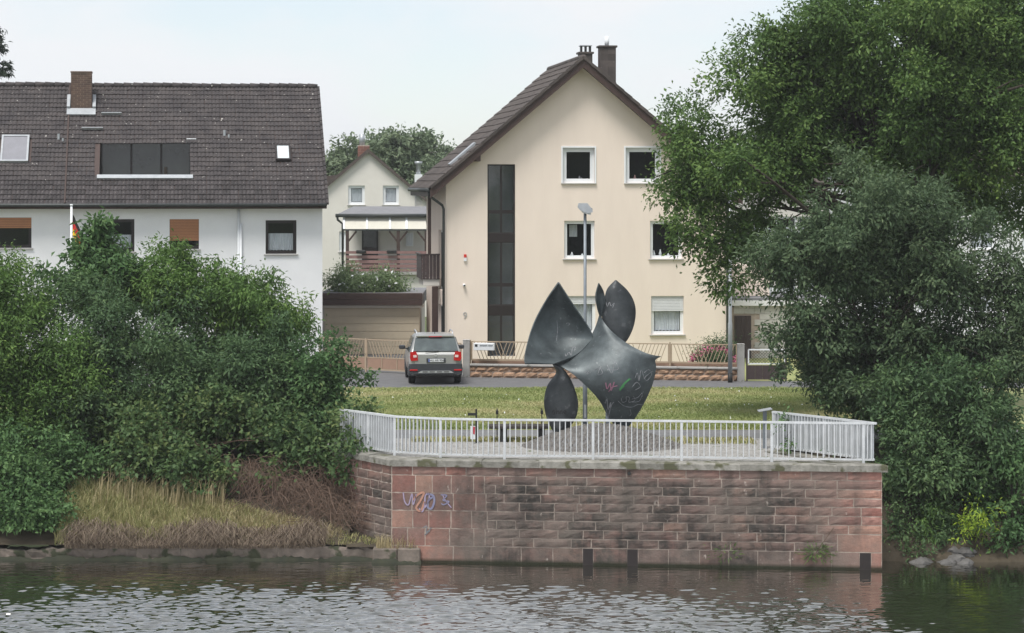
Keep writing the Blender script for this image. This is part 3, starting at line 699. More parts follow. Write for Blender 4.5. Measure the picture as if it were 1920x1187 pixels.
wallscribble([(650, 655), (690, 660), (665, 690), (705, 700), (670, 720), (655, 712)], .03, 'paint_blue')
wallscribble([(660, 650), (680, 690), (720, 740)], .025, 'paint_lilac')
wallscribble([(535, 870), (560, 860), (555, 900), (590, 870), (545, 920), (580, 890)], .02, 'paint_white')

# concrete ledge of the old quay, left of the wall
lg = empty('concrete_ledge', (-7.5, 61.4, 0), 0, 'weathered low concrete quay edge under dry grass beside the sandstone wall', 'ledge')
def ledge():
    g = random.Random(4); x = -3.4
    for k in range(9):
        wd = g.uniform(.9, 1.5); m = MB(); n = 6; V = []
        top = .34 - .07 * min(1, k / 5) + g.uniform(-.03, .03)
        for z_, dy in ((-.5, -.05), (.02, -.05), (.05, 0), (top - .05, .0), (top, .03), (top + .0, .6)):
            for i in range(n + 1):
                xx = x - wd * i / n + (.003 if i == 0 else 0); V.append((xx + 7.5, dy - .2 + .012 * (-3.4 - x) + g.uniform(-.03, .03), z_ + g.uniform(-.035, .025) * (z_ > .1)))
        Fc = [(r * (n + 1) + i, r * (n + 1) + i + 1, (r + 1) * (n + 1) + i + 1, (r + 1) * (n + 1) + i) for r in range(5) for i in range(n)]
        m.add(V, Fc).build('slab', 'ledge', lg); x -= wd + .006
    m = MB(); V = []
ledge()
MB().bbox(4.12, 4.72, -.66, .5, -.4, .345, .03).build('slab', 'ledge', lg); MB().bbox(4.73, 5.28, -.70, .3, -.4, .36, .03).build('slab', 'ledge', lg)
mat('algae', (.014, .018, .010), (.03, .032, .016), 4, .8)
def wet(x0, x1, y, seed):
    g = random.Random(seed); n = int((x1 - x0) / .08); V = []; Fc = []
    for i in range(n + 1):
        x = x0 + (x1 - x0) * i / n; h = .055 + g.uniform(0, .05) + .03 * math.sin(i * .37)
        V += [(x, y - .035, -.2), (x, y - .03, h * .7), (x, y + .03, h)]
        if i: k = 3 * i; Fc += [(k - 3, k, k + 1, k - 2), (k - 2, k + 1, k + 2, k - 1)]
    MB().add(V, Fc).build('algae_band', 'algae', lg, True)
wet(4.1, 5.3, -.70, 1); wet(-6.5, 4.12, -.26, 2)

# ================================================================== RAILING ON THE TERRACE
def railing():
    fr = [(740, 61.73), (826, 61.16), (946, 60.86), (1112, 60.76), (1278, 60.54), (1447, 60.25), (1619, 59.98)]
    left = [Vector((gx(640, 63.6), 63.6, 0)), Vector((gx(690, 62.66), 62.66, 0))]
    pts = left + [Vector((gx(a, y), y, 0)) for a, y in fr]; end = Vector((gx(1641, 59.96), 59.96, 0)); pts.append(end)
    right = [Vector((gx(1545, 61.5), 61.5, 0)), Vector((gx(1450, 62.95), 62.95, 0))]; pts += right
    ro = empty('railing', (pts[2].x, pts[2].y, 2.5), 0, 'white metal balustrade railing along the top of the sandstone wall', 'railing')
    o = Vector((pts[2].x, pts[2].y, 0)); zt, zb = .985, .09
    L = [p - o for p in pts]
    for i, p in enumerate(L):
        if i == 9: continue
        MB().bbox(p.x - .032, p.x + .032, p.y - .032, p.y + .032, -.03, zt - .05, .006).build('post', 'railing_paint', ro)
    for i in range(len(L) - 1):
        a, b = L[i], L[i + 1]; t = (b - a).normalized(); ln = (b - a).length
        MB().bar(a - t * .02 + Vector((0, 0, zt - .025)), b + t * .02 + Vector((0, 0, zt - .025)), .075, .048 + .002 * (i % 2)).build('top_rail', 'railing_paint', ro)
        c = t * .034
        MB().bar(a + c + Vector((0, 0, zb)), b - c + Vector((0, 0, zb)), .04, .045).build('bottom_rail', 'railing_paint', ro)
        if ln < .4: n = 2
        else: n = round(ln / (.105 if i in (0, 1, 2, 8, 9, 10) else .138)) - 1
        for k in range(1, n + 1):
            p = a.lerp(b, k / (n + 1)); wide = .022; deep = .05 if i not in (0, 1, 9, 10) else .085
            MB().bar((p.x, p.y, zb + .02), (p.x, p.y, zt - .052), wide, deep, up=(-t.y, t.x, 0)).build('baluster', 'railing_paint', ro)
railing()

# ================================================================== SCULPTURE ON ITS COBBLED MOUND
mo = Vector((gx(1128, 64.2), 64.2, 2.455))
mound = empty('cobble_mound', mo, 0, 'low round mound of grey cobbles carrying the twisted bronze sculpture', 'mound')
def mh(x, y):
    r = math.hypot(x / 2.1, y / 1.6); return .56 * max(0, math.cos(min(1, r) * math.pi / 2)) ** 1.1
V = [(x, y, mh(x, y) - .02) for y in np.linspace(-1.7, 1.7, 30) for x in np.linspace(-2.2, 2.2, 40)]
MB().add(V, [(j * 40 + i, j * 40 + i + 1, (j + 1) * 40 + i + 1, (j + 1) * 40 + i) for j in range(29) for i in range(39)]).build('bed', 'path_asphalt', mound, True)
rg = random.Random(2); m = MB()
y = -1.6
while y < 1.6:
    x = -2.1 + rg.uniform(0, .1)
    while x < 2.1:
        if math.hypot(x / 2.1, y / 1.6) < .98:
            s_ = rg.uniform(.04, .058); h = mh(x, y); k = len(m.v); hh = rg.uniform(.02, .05); cx, cy = x + rg.uniform(-.015, .015), y + rg.uniform(-.015, .015)
            ring = [(cx + s_ * math.cos(a) * rg.uniform(.85, 1.1), cy + s_ * .85 * math.sin(a)) for a in np.linspace(0, 2 * math.pi, 6, endpoint=False)]
            m.add([(p[0], p[1], mh(*p) - .02) for p in ring] + [(cx + (p[0] - cx) * .6, cy + (p[1] - cy) * .6, mh(cx, cy) + hh) for p in ring],
                  [(i, (i + 1) % 6, 6 + (i + 1) % 6, 6 + i) for i in range(6)] + [tuple(range(6, 12))])
        x += rg.uniform(.10, .125)
    y += .095
tag(m.build('cobbles', 'cobble', mound, fix=False), kind='stuff')

SY = 64.3
scp = empty('bronze_sculpture', (gx(1128, SY), SY, 2.7), 0, 'dark patinated abstract sculpture of twisted metal sheets with scratched graffiti', 'sculpture')
def zp(p):                                               # sculpture outline point: drawing units and own depth to local metres
    Y = SY + p[2]; q = at(940 + p[0] / 3.491, 500 + p[1] / 3.491, SY); return np.array((q.x - gx(1128, SY), p[2], q.z - 2.7))
def resample(pts, n):
    q = np.array(smooth_pts([zp(p) for p in pts], 12)); d = np.r_[0, np.cumsum(np.linalg.norm(np.diff(q, axis=0), axis=1))]
    s_ = np.linspace(0, d[-1], n); return np.stack([np.interp(s_, d, q[:, i]) for i in range(3)], 1)
def shell(G, name, m, th=.016):
    ns, nt, _ = G.shape; du = np.gradient(G, axis=0); dv = np.gradient(G, axis=1); nn = np.cross(du, dv); nn /= np.linalg.norm(nn, axis=2)[..., None] + 1e-9
    A, B = (G + nn * th).reshape(-1, 3), (G - nn * th).reshape(-1, 3); k = len(A); Fc = []
    for i in range(ns - 1):
        for j in range(nt - 1):
            a = i * nt + j; Fc.append((a, a + 1, a + nt + 1, a + nt)); Fc.append((k + a, k + a + nt, k + a + nt + 1, k + a + 1))
    me_f = list(Fc); rim = [(0, j) for j in range(nt)] + [(i, nt - 1) for i in range(1, ns)] + [(ns - 1, j) for j in range(nt - 2, -1, -1)] + [(i, 0) for i in range(ns - 2, 0, -1)]
    R_ = [i * nt + j for i, j in rim]; kk = 2 * k
    V = np.concatenate([A, B, A[R_], B[R_]]); n_ = len(R_)
    for i in range(n_): me_f.append((kk + i, kk + n_ + i, kk + n_ + (i + 1) % n_, kk + (i + 1) % n_))
    o = mesh_np(name, V, np.array(me_f).ravel(), np.full(len(me_f), 4), m, scp, smooth=True); return G, nn
def ruled(Lc, Rc, bulge, name, m='bronze', n=36, nt=40, ax=(0, 1, 0)):
    a, b = resample(Lc, nt), resample(Rc, nt); s_ = np.linspace(0, 1, n)[:, None, None]; t = np.linspace(0, 1, nt)[None, :, None]
    G = a[None] * (1 - s_) + b[None] * s_ + np.array(ax)[None, None] * bulge * 4 * s_ * (1 - s_) * np.sin(t * math.pi * .9 + .2)
    return shell(G, name, m)
def coons(N2T, T2R, N2F, F2R, bulge, name, n=48):         # s: N->T / F->R ; t: N->F / T->R
    c0, c1, d0, d1 = resample(N2T, n), resample(F2R, n), resample(N2F, n), resample(T2R, n)
    s_ = np.linspace(0, 1, n)[:, None, None]; t = np.linspace(0, 1, n)[None, :, None]
    G = (1 - t) * c0[:, None] + t * c1[:, None] + (1 - s_) * d0[None] + s_ * d1[None] - ((1 - s_) * (1 - t) * c0[0] + s_ * (1 - t) * c0[-1] + (1 - s_) * t * c1[0] + s_ * t * c1[-1])
    G = G + np.array((0, 1., 0)) * bulge * 16 * s_ * (1 - s_) * t * (1 - t)
    return shell(G, name, 'bronze')
GA = ruled([(375, 105, .25), (300, 215, .3), (225, 350, .3), (180, 470, .1), (152, 580, -.5), (155, 619, -.95)],
           [(376, 106, .25), (470, 250, .35), (597, 447, .5), (565, 520, .45), (480, 590, .25), (338, 633, -.25)], .42, 'sail')
GB = coons([(338, 632, .1), (420, 608, .35), (510, 555, .5), (580, 485, .6), (625, 400, .62), (650, 318, .6)],
           [(650, 318, .6), (690, 390, .4), (760, 460, .15), (850, 520, -.08), (950, 565, -.2), (1041, 583, -.3)],
           [(338, 632, .1), (450, 688, -.15), (560, 780, -.2), (640, 870, -.1), (690, 960, 0), (740, 1040, .1), (790, 1110, .15)],
           [(790, 1110, .15), (880, 985, .1), (940, 880, .05), (990, 760, -.03), (1010, 660, -.12), (1006, 605, -.22), (1041, 583, -.3)], -.5, 'main_sheet')
ruled([(652, 335, .58), (630, 262, .35), (620, 190, .22), (640, 112, .2)], [(660, 335, .6), (684, 250, .6), (675, 170, .55), (641, 112, .2)], .12, 'upright_blade', ax=(-.35, 1, 0), n=16)
GC = ruled([(757, 97, .75), (705, 150, .72), (685, 210, .7), (672, 290, .65), (668, 350, .6), (700, 430, .5), (770, 500, .45)],
           [(758, 98, .75), (832, 165, .8), (874, 235, .85), (888, 310, .85), (873, 400, .75), (838, 475, .6), (800, 520, .45)], -.22, 'rear_sail', 'bronze_dark')
GD = ruled([(338, 638, .0), (362, 700, .2), (305, 785, .25), (283, 880, .2), (293, 970, .12), (328, 1055, .08), (375, 1130, .1)],
           [(338, 633, -.02), (400, 668, .0), (455, 745, .05), (492, 845, .1), (501, 920, .12), (478, 1005, .1), (385, 1130, .1)], -.22, 'leg_blade', 'bronze_dark')
MB().tube([zp((697, 905, .1)), zp((697, 1120, .1))], .055, 12).build('support_post', 'lamp_steel', scp, True)
MB().tube([zp((385, 1085, .12)), zp((385, 1125, .12))], .10, 12).build('foot', 'bronze_dark', scp, True)
MB().tube([zp((785, 1060, .14)), zp((785, 1125, .14))], .13, 12).build('foot', 'bronze_dark', scp, True)
def scrib(GN, zpts, wd, m):
    G, nn = GN; flat = G.reshape(-1, 3); nf = nn.reshape(-1, 3); P = []
    for q in smooth_pts([(a, b) for a, b in zpts], 5):
        t = zp((q[0], q[1], 0)); i = np.argmin((flat[:, 0] - t[0]) ** 2 + (flat[:, 2] - t[2]) ** 2); n_ = nf[i] * (-1 if nf[i][1] > 0 else 1)
        d_ = (t - flat[i]); d_[1] = -(d_[0] * n_[0] + d_[2] * n_[2]) / (n_[1] - 1e-6) if abs(n_[1]) > .2 else 0
        P.append(tuple(flat[i] + d_ + n_ * .021))
    V = []
    for i, p in enumerate(P):
        a = Vector(P[max(0, i - 1)]); b = Vector(P[min(len(P) - 1, i + 1)]); t = (b - a).normalized(); s_ = Vector((-t.z, 0, t.x)); s_ = (s_.normalized() if s_.length > .01 else Vector((1, 0, 0))) * wd / 2
        V += [Vector(p) + s_, Vector(p) - s_]
    MB().add(V, [(2 * i, 2 * i + 1, 2 * i + 3, 2 * i + 2) for i in range(len(P) - 1)]).build('graffiti', m, scp)
rg = random.Random(8)
for body in ([(545, 690), (570, 680), (560, 700), (590, 685)], [(600, 680), (640, 660), (660, 690), (630, 700), (650, 650)], [(690, 640), (720, 690), (740, 620), (760, 665), (700, 670)],
             [(780, 850), (790, 880), (815, 870), (812, 845), (835, 850), (830, 880), (870, 870), (860, 840)], [(850, 860), (890, 850), (920, 820), (900, 875), (850, 880)],
             [(870, 720), (885, 690), (895, 740), (910, 670), (930, 730)], [(930, 690), (960, 670), (980, 700), (950, 740), (935, 720), (985, 680)],
             [(760, 870), (800, 905), (850, 915), (890, 900), (930, 905)], [(850, 780), (880, 750), (905, 780), (870, 800)], [(840, 930), (848, 960), (838, 975)]):
    scrib(GB, body, .011, 'paint_white')
for body in ([(680, 890), (690, 860), (700, 930), (715, 880), (705, 970)], [(690, 930), (700, 985), (720, 900), (735, 880)]): scrib(GB, body, .022, 'paint_white')
scrib(GB, [(680, 750), (690, 790), (710, 755), (715, 800), (735, 745)], .028, 'paint_pink'); scrib(GB, [(700, 810), (720, 780), (755, 770)], .02, 'paint_pink')
scrib(GB, [(770, 800), (795, 760), (835, 725)], .05, 'paint_green'); scrib(GB, [(775, 790), (790, 780), (800, 770)], .03, 'paint_green')
for body in ([(420, 580), (425, 595), (445, 570), (460, 590), (470, 545), (488, 540), (480, 565)], [(365, 360), (370, 420), (362, 500)], [(430, 385), (440, 378), (455, 385), (440, 395)]): scrib(GA, body, .012, 'paint_white')
for body in ([(695, 240), (702, 270), (715, 240), (725, 265), (745, 245), (735, 275)],): scrib(GC, body, .014, 'paint_white')
def ohne():
    for body in ([(345, 935), (335, 955), (345, 965), (352, 948), (345, 935)], [(360, 920), (362, 962), (366, 945), (376, 945), (378, 962)], [(386, 962), (386, 945), (396, 943), (398, 962)], [(408, 952), (422, 950), (415, 940), (406, 952), (420, 964)]):
        scrib(GD, body, .022, 'black_print')
ohne()

# ================================================================== STREET LAMPS, SIGN, BENCH
lx, ly = gx(1097, 66.9), 65.5
ly = 66.9
lamp = empty('street_lamp', (lx, ly, GZ), 0, 'grey steel street lamp with boxy lantern behind the bronze sculpture', 'street lamp')
zt = gz(400, ly) - GZ
MB().tube([(0, 0, -.1), (0, 0, 2.6)], .062, 12).build('pole', 'lamp_steel', lamp, True)
MB().tube([(0, 0, 2.6), (0, 0, 2.66), (0, 0, zt)], [.05, .042, .040], 12).build('upper_pole', 'lamp_steel', lamp, True)
MB().prism([(-.20, .17), (-.17, .27), (.06, .27), (.19, .10), (.20, .03), (.05, .0), (-.14, .09)], 'y', -.17, .17).build('lantern', 'zinc', lamp).location = (0, 0, zt)
MB().prism([(-.13, .055), (.16, -.02), (.14, -.075), (-.06, -.02)], 'y', -.14, .14).build('diffuser', 'lamp_glass', lamp).location = (0, 0, zt + .03)
MB().tube([(.15, -.1, zt + .1), (.15, .1, zt + .1)], .05, 10).build('hinge', 'lamp_steel', lamp)
Bx('service_door', 'zinc', lamp, -.03, .03, -.068, -.055, .5, .85)
l2 = empty('street_lamp', (gx(1369, 85.0), 85.0, GZ), 0, 'slim grey lamp post at the pavement beside concrete gate pillar', 'street lamp')
MB().tube([(0, 0, -.1), (0, 0, .32)], .082, 12).build('sleeve', 'tar', l2, True)
MB().tube([(0, 0, .3), (0, 0, 2.0), (0, 0, 2.05), (0, 0, 6.4)], [.075, .075, .06, .05], 12).build('pole', 'zinc', l2, True)
MB().prism([(-.25, .0), (-.2, .14), (.2, .14), (.25, .0), (.1, -.06), (-.1, -.06)], 'y', -.15, .15).build('lantern', 'zinc', l2).location = (0, 0, 6.42)
bn = empty('park_bench', (gx(975, 65.3), 65.3, PT), 0, 'dark weathered backless timber bench beside the cobbled mound', 'bench')
u0, u1 = gx(914, 65.3) - gx(975, 65.3), gx(1029, 65.3) - gx(975, 65.3)
for k in range(3): MB().bbox(u0, u1, -.2 + k * .14, -.2 + k * .14 + .12, .36 + .01 * k, .44 + .01 * k, .01).build('plank', 'bench_wood', bn)
for x in (u0 + .42, u1 - .2): MB().bbox(x - .09, x + .09, -.17, .2, -.02, .36, .012).build('leg', 'tar', bn)
for px, nm in ((932, 'metal stake standing behind the left end of the bench'), (1016, 'metal stake standing behind the bench beside bronze leg')):
    st = empty('metal_stake', (gx(px, 66.15), 66.15, GZ), 0, nm, 'stake'); h = gz(768, 66.15) - GZ
    MB().tube([(0, 0, 0), (0, 0, h)], .014, 8).build('rod', 'tar', st); MB().bbox(-.035, .035, -.03, .03, h - .12, h - .02, .008).build('knob', 'tar', st)
    MB().tube([(0, 0, h - .02), (0, 0, h + .05)], [.02, .006], 8).build('tip', 'tar', st)
sg = empty('notice_sign', (gx(893, 64.9), 64.9, PT), 0, 'small red and white notice board hung on a thin dark post', 'sign')
h = gz(767, 64.9) - PT
MB().tube([(0, 0, 0), (0, 0, h)], .022, 8).build('post', 'tar', sg)
Bx('board', 'white_plastic', sg, -.15, -.025, -.02, .0, h - .78, h - .44); MB().prism([(-.12, h - .62), (-.04, h - .66), (-.03, h - .46), (-.08, h - .45)], 'y', -.026, -.021).build('red_print', 'sign_red', sg)
Bx('bracket', 'tar', sg, -.22, .02, -.012, .012, h - .17, h - .10); Bx('bracket', 'tar', sg, -.2, .02, -.012, .0, h - .42, h - .40)
lc = empty('reading_panel', (gx(1434, 63.6), 63.6, PT), 0, 'slanted metal reading panel on a single post behind the railing', 'panel')
h = gz(771, 63.6) - PT
MB().bbox(-.05, .05, -.03, .03, -.02, h, .006).build('post', 'lamp_steel', lc)
MB().prism([(-.17, h - .005), (-.17, h + .012), (.17, h + .075), (.17, h + .055)], 'y', -.2, .25).build('plate', 'zinc', lc)

# ================================================================== BEIGE GABLE HOUSE
TH = R(6.5); hf = Frame(gx(836, 92), 92, TH)
house = empty('gable_house', (hf.o.x, hf.o.y, GZ), TH, 'beige stuccoed three storey gable house with brown tiled roof and tall stair window', 'house')
HB = GZ
WH = hf.hit(1362, 500).x; up = hf.hit(1090, 125).x; zpk = hf.hit(1090, 125).z - HB          # right corner, peak
def hr(*a):
    r = hf.rect(*a); return (r[0], r[1], r[2] - HB, r[3] - HB)
SL = .85; LEN = 9.0
def soff(u): return zpk - SL * abs(u - up)                # underside of the roof at the wall
stair = hr(914, 966, 308, 668)
wins = [hr(1055, 1115, 277, 343), hr(1173, 1237, 277, 343), hr(1058, 1115, 414, 485), hr(1219, 1279, 414, 485), hr(1063, 1117, 555, 626), hr(1221, 1282, 555, 627)]
outer = [(0, -.3), (WH, -.3), (WH, soff(WH)), (up, zpk), (0, soff(0))]
facade(outer, [stair] + wins).build('front_wall', 'beige_stucco', house)
sw = [(1.2, 2.1, soff(0) - 1.9 - .0, soff(0) - .55), (1.2, 2.1, .3, 2.1)]
facade([(0, -.3), (LEN, -.3), (LEN, soff(0)), (0, soff(0))], [(1.3, 3.2, 2.75, 5.0), (1.3, 3.2, .3, 2.2)], 0, .16, axis='x').build('side_wall', 'beige_stucco', house)
MB().add([(WH, 0, -.3), (WH, LEN, -.3), (WH, LEN, soff(WH)), (WH, 0, soff(WH)), (0, LEN, -.3), (0, LEN, soff(0)), (up, LEN, zpk)], [(0, 1, 2, 3), (1, 4, 5, 6, 2)]).build('rear_wall', 'beige_stucco', house)
for z0, z1 in ((2.75, 5.0), (.3, 2.2)):
    w_ = MB().box(.10, .16, 1.3, 3.2, z0, z1).build('window', 'white_frame', house); Bx('pane', 'interior', w_, .095, .099, 1.4, 3.1, z0 + .1, z1 - .1)
for i, rc in enumerate(wins):
    kw = [dict(), dict(), dict(), dict(), dict(curtain=.95, shutter='shutter_white', sh=.30), dict(curtain=.62, shutter='shutter_white', sh=.56)][i]
    window(house, rc, 0, fw=.10 if i < 2 else .075, **kw)
    if i < 2:                                             # raised white surround
        u0, u1, z0, z1 = rc; b_ = .055; m = MB()
        m.box(u0 - b_, u0, -.03, .09, z0, z1 + b_).box(u1, u1 + b_, -.03, .09, z0, z1 + b_).box(u0, u1, -.03, .09, z1, z1 + b_)
        m.build('surround', 'white_frame', house)
# plants and ornaments on the sills behind the panes
for rc, spots in ((wins[0], ((.55, .18), (.62, .12), (.8, .1))), (wins[1], ((.3, .22),)), (wins[2], ((.28, .16), (.62, .10), (.72, .2))), (wins[3], ((.15, .22), (.35, .26), (.6, .12)))):
    for f, h in spots:
        x = rc[0] + (rc[1] - rc[0]) * f; MB().tube([(x, .24, rc[2] + .08), (x, .24, rc[2] + .08 + h * .4), (x, .24, rc[2] + .08 + h * .7), (x, .24, rc[2] + .08 + h)], [.045, .06, .03, .015], 10).build('ornament', 'shutter_grey' if rc is wins[0] else 'pink_wood' if rc is wins[1] else 'white_frame', house, True)
rc = wins[2]; Bx('picture', 'curtain', house, rc[0] + .25, rc[0] + .55, .5, .52, rc[3] - .6, rc[3] - .15)
# stair window
su0, su1, sz0, sz1 = stair; sm = (su0 + su1) / 2
sw_ = MB().box(su0, su0 + .05, .06, .14, sz0, sz1).box(su1 - .05, su1, .06, .14, sz0, sz1).box(sm - .035, sm + .035, .065, .135, sz0, sz1).box(su0 + .05, su1 - .05, .07, .13, sz1 - .05, sz1).build('stair_window', 'dark_frame', house)
def zrow(py): return hf.hit(940, py).z - HB
rows = [(311, 394, 'p'), (401, 436, 'p'), (437, 455, 's'), (457, 531, 'p'), (538, 571, 'p'), (572, 592, 's'), (594, 640, 'd'), (640, 668, 'd')]
for a, b, t in rows:
    z1, z0 = zrow(a), zrow(b)
    if t == 's': MB().bbox(su0 + .05, su1 - .05, .05, .12, z0, z1, .01).build('spandrel', 'dark_frame', sw_)
    else:
        for x0, x1 in ((su0 + .05, sm - .035), (sm + .035, su1 - .05)):
            Bx('pane', 'glass', sw_, x0, x1, .095, .105, z0, z1)
        Bx('transom', 'dark_frame', sw_, su0 + .05, su1 - .05, .075, .128, z0 - .13 if t == 'p' and a in (311, 457) else z0 - .02, z0)
mat('dark_pane', (.016, .020, .022), (.030, .036, .036), 1.3, .05, spec=.8)
mat('stair_inside_sheen', (.17, .18, .195), (.22, .23, .245), 2, .9)  # raised grey stands in for sky reflected in the stair panes
m = MB(); m.add([(su0, .14, sz0), (su1, .14, sz0), (su1, .14, sz1), (su0, .14, sz1), (su0, .9, sz0), (su1, .9, sz0), (su1, .9, sz1), (su0, .9, sz1)], [(4, 5, 6, 7), (0, 1, 5, 4), (1, 2, 6, 5), (2, 3, 7, 6), (3, 0, 4, 7)])
m.build('stairwell', 'stair_inside_sheen', sw_)
# roof: two tiled planes on a thick deck with brown barge boards
p = math.atan(SL); OVH, OVE = .55, .62; TK = .30
eL, eR = -OVE, WH + .5
def deck(u_e, name):
    m = MB(); z_e = soff(u_e); a, b = -OVH, LEN + .3
    m.add([(u_e, a, z_e), (up, a, zpk), (up, b, zpk), (u_e, b, z_e), (u_e, a, z_e + TK), (up, a, zpk + TK), (up, b, zpk + TK), (u_e, b, z_e + TK)],
          [(0, 1, 2, 3), (4, 5, 6, 7), (0, 1, 5, 4), (2, 3, 7, 6), (0, 3, 7, 4), (1, 2, 6, 5)]); return m.build(name, 'brown_wood', house)
deck(eL, 'roof_slope'); deck(eR, 'roof_slope')
for u_e, s_ in ((eL, 1), (eR, -1)):                      # barge boards
    z_e = soff(u_e); m = MB()
    m.add([(u_e, -OVH - .035, z_e - .06), (up, -OVH - .035, zpk - .06), (up, -OVH - .035, zpk + TK - .02), (u_e, -OVH - .035, z_e + TK - .02), (u_e, -OVH - .003, z_e - .06), (up, -OVH - .003, zpk - .06), (up, -OVH - .003, zpk + TK - .02), (u_e, -OVH - .003, z_e + TK - .02)],
          [(0, 1, 2, 3), (7, 6, 5, 4), (0, 4, 5, 1), (3, 2, 6, 7), (0, 3, 7, 4), (1, 5, 6, 2)]).build('barge_board', 'brown_wood', house)
    k = u_e + (1.75 if s_ > 0 else -1.2)
    MB().bbox(k - .10, k + .10, -OVH + .0, 0.05, soff(k) - .2, soff(k) + .05, .01).build('purlin_end', 'brown_wood', house)
sl_len = math.hypot(up - eL, zpk - soff(eL)); ln = .40; wd = .31
es = Vector((up - eL, 0, zpk - soff(eL))).normalized(); ns = int(sl_len / ln) ; ln = sl_len / ns; nu = int((LEN + .3 + OVH + .1) / wd)
tiles(house, Vector((eL - .04 * es.x, -OVH - .05 + nu * wd, soff(eL) + TK + .0)), Vector((0, -1, 0)), es, wd, ln, nu, ns, 'brown_tile', single=300, seed=5)
es2 = Vector((up - eR, 0, zpk - soff(eR))).normalized(); s2 = math.hypot(up - eR, zpk - soff(eR)); n2 = round(s2 / .40)
tiles(house, Vector((eR, -OVH - .05, soff(eR) + TK)), Vector((0, 1, 0)), es2, wd, s2 / n2, nu, n2, 'brown_tile', single=0, seed=6)
for k in range(24):
    y0 = -OVH - .06 + k * .41
    if y0 > LEN: break
    MB().tube([(up, y0, zpk + TK - .0), (up, y0 + .42, zpk + TK + .015)], [.125, .115], 10).build('ridge_tile', 'brown_tile', house, True)
# verge tiles along both barge boards
for u_e, ee, n_ in ((eL, es, ns), (eR, es2, n2)):
    L_ = (sl_len if u_e == eL else s2) / n_
    for k in range(n_):
        a = Vector((u_e, -OVH - .06, soff(u_e) + TK + .03)) + ee * (k * L_); b = a + ee * (L_ * 1.02)
        MB().bar(a + Vector((0, 0, .012)), b - Vector((0, 0, .012)), .10, .09, (0, 1, 0)).build('verge_tile', 'brown_tile', house)
# roof window on the left slope seen edge-on
nn = Vector((-es.z, 0, es.x))
for s0, s1, y0, y1 in ((1.25, 2.5, 1.2, 2.1),):
    m = MB(); q = [Vector((eL, 0, soff(eL) + TK)) + es * s_ + Vector((0, y, 0)) for s_, y in ((s0, y0), (s1, y0), (s1, y1), (s0, y1))]
    m.add([x + nn * .02 for x in q] + [x + nn * .13 for x in q], [(0, 1, 2, 3), (4, 5, 6, 7), (0, 1, 5, 4), (1, 2, 6, 5), (2, 3, 7, 6), (3, 0, 4, 7)])
    m.build('roof_window', 'zinc', house)
# gutter and downpipes
MB().tube([(eL - .05, -OVH + .02, soff(eL) + TK - .06), (eL - .05, LEN + .3, soff(eL) + TK - .06)], .075, 10).build('gutter', 'gutter_metal', house, True)
z_ = soff(eL) + TK - .1
MB().tube([(eL - .04, -.35, z_), (eL - .03, -.33, z_ - .16), (-.14, -.10, z_ - .52), (-.09, -.09, z_ - .66), (-.09, -.09, 0)], .05, 10).build('downpipe', 'gutter_metal', house, True)
MB().tube([(WH + .02, -.09, soff(WH)), (WH + .02, -.09, 0)], .05, 10).build('downpipe', 'gutter_metal', house, True)
# chimneys
def bricks(parent, x0, x1, y0, y1, z0, z1, bm, bl=.24, bh=.075, m='brick_brown'):
    core = MB().box(x0 + .012, x1 - .012, y0 + .012, y1 - .012, z0, z1 - .01).build('core', 'mortar', parent); n = int((z1 - z0) / bh)
    for j in range(n):
        za, zb_ = z0 + j * bh, z0 + (j + 1) * bh - .010; x = x0 - (bl / 2 if j % 2 else 0)
        while x < x1 - .01:
            a, b = max(x, x0), min(x + bl - .010, x1)
            if b - a > .03: Bx('brick', m, parent, a, b, y0, y0 + .02, za, zb_)
            x += bl
        for xs, xe in ((x0, x0 + .011), (x1 - .011, x1)): Bx('brick', m, parent, xs, xe, y0 + .021, y1, za, zb_)
def chim(px0, px1, pyt, v, pyb, slate=True):
    a = hf.hit(px0, pyt, (0, v, 0)); b = hf.hit(px1, pyt, (0, v, 0)); o = bpy.data.objects.new('chimney', None); link(o, house)
    zt_ = a.z - HB; zb_ = hf.hit(px0, pyb, (0, v, 0)).z - HB; n = max(2, round((zt_ - zb_) / .22))
    MB().box(a.x + .01, b.x - .01, v + .01, v + .6, zb_ - .8, zt_ - .02).build('core', 'brown_wood', o)
    for k in range(n):
        z0, z1 = zb_ - .3 + (zt_ - .06 - zb_ + .3) * k / n, zb_ - .3 + (zt_ - .06 - zb_ + .3) * (k + 1) / n; nb = max(1, round((b.x - a.x) / .3))
        for i in range(nb): Bx('slate', 'brown_tile', o, a.x + (b.x - a.x) * i / nb + .003, a.x + (b.x - a.x) * (i + 1) / nb - .003, v - .012, v + .008, z0 + .004, z1)
    MB().bbox(a.x - .05, b.x + .05, v - .06, v + .66, zt_ - .06, zt_ + .02, .012).build('cap', 'brown_tile', o)
    return o, a.x, b.x, zt_
o, a, b, zt_ = chim(1125, 1155, 86, 3.0, 160); MB().tube([((a + b) / 2, 3.3, zt_), ((a + b) / 2, 3.3, zt_ + .38)], .085, 12).build('flue', 'white_plastic', o, True)
o, a, b, zt_ = chim(1087, 1111, 98, 5.0, 120)
for x in (a + .08, b - .08, (a + b) / 2): MB().box(x - .03, x + .03, 5.02, 5.3, zt_ + .02, zt_ + .24).build('cowl_post', 'tar', o)
MB().bbox(a + .02, b - .02, 4.98, 5.45, zt_ + .24, zt_ + .28, .008).build('cowl', 'zinc', o)
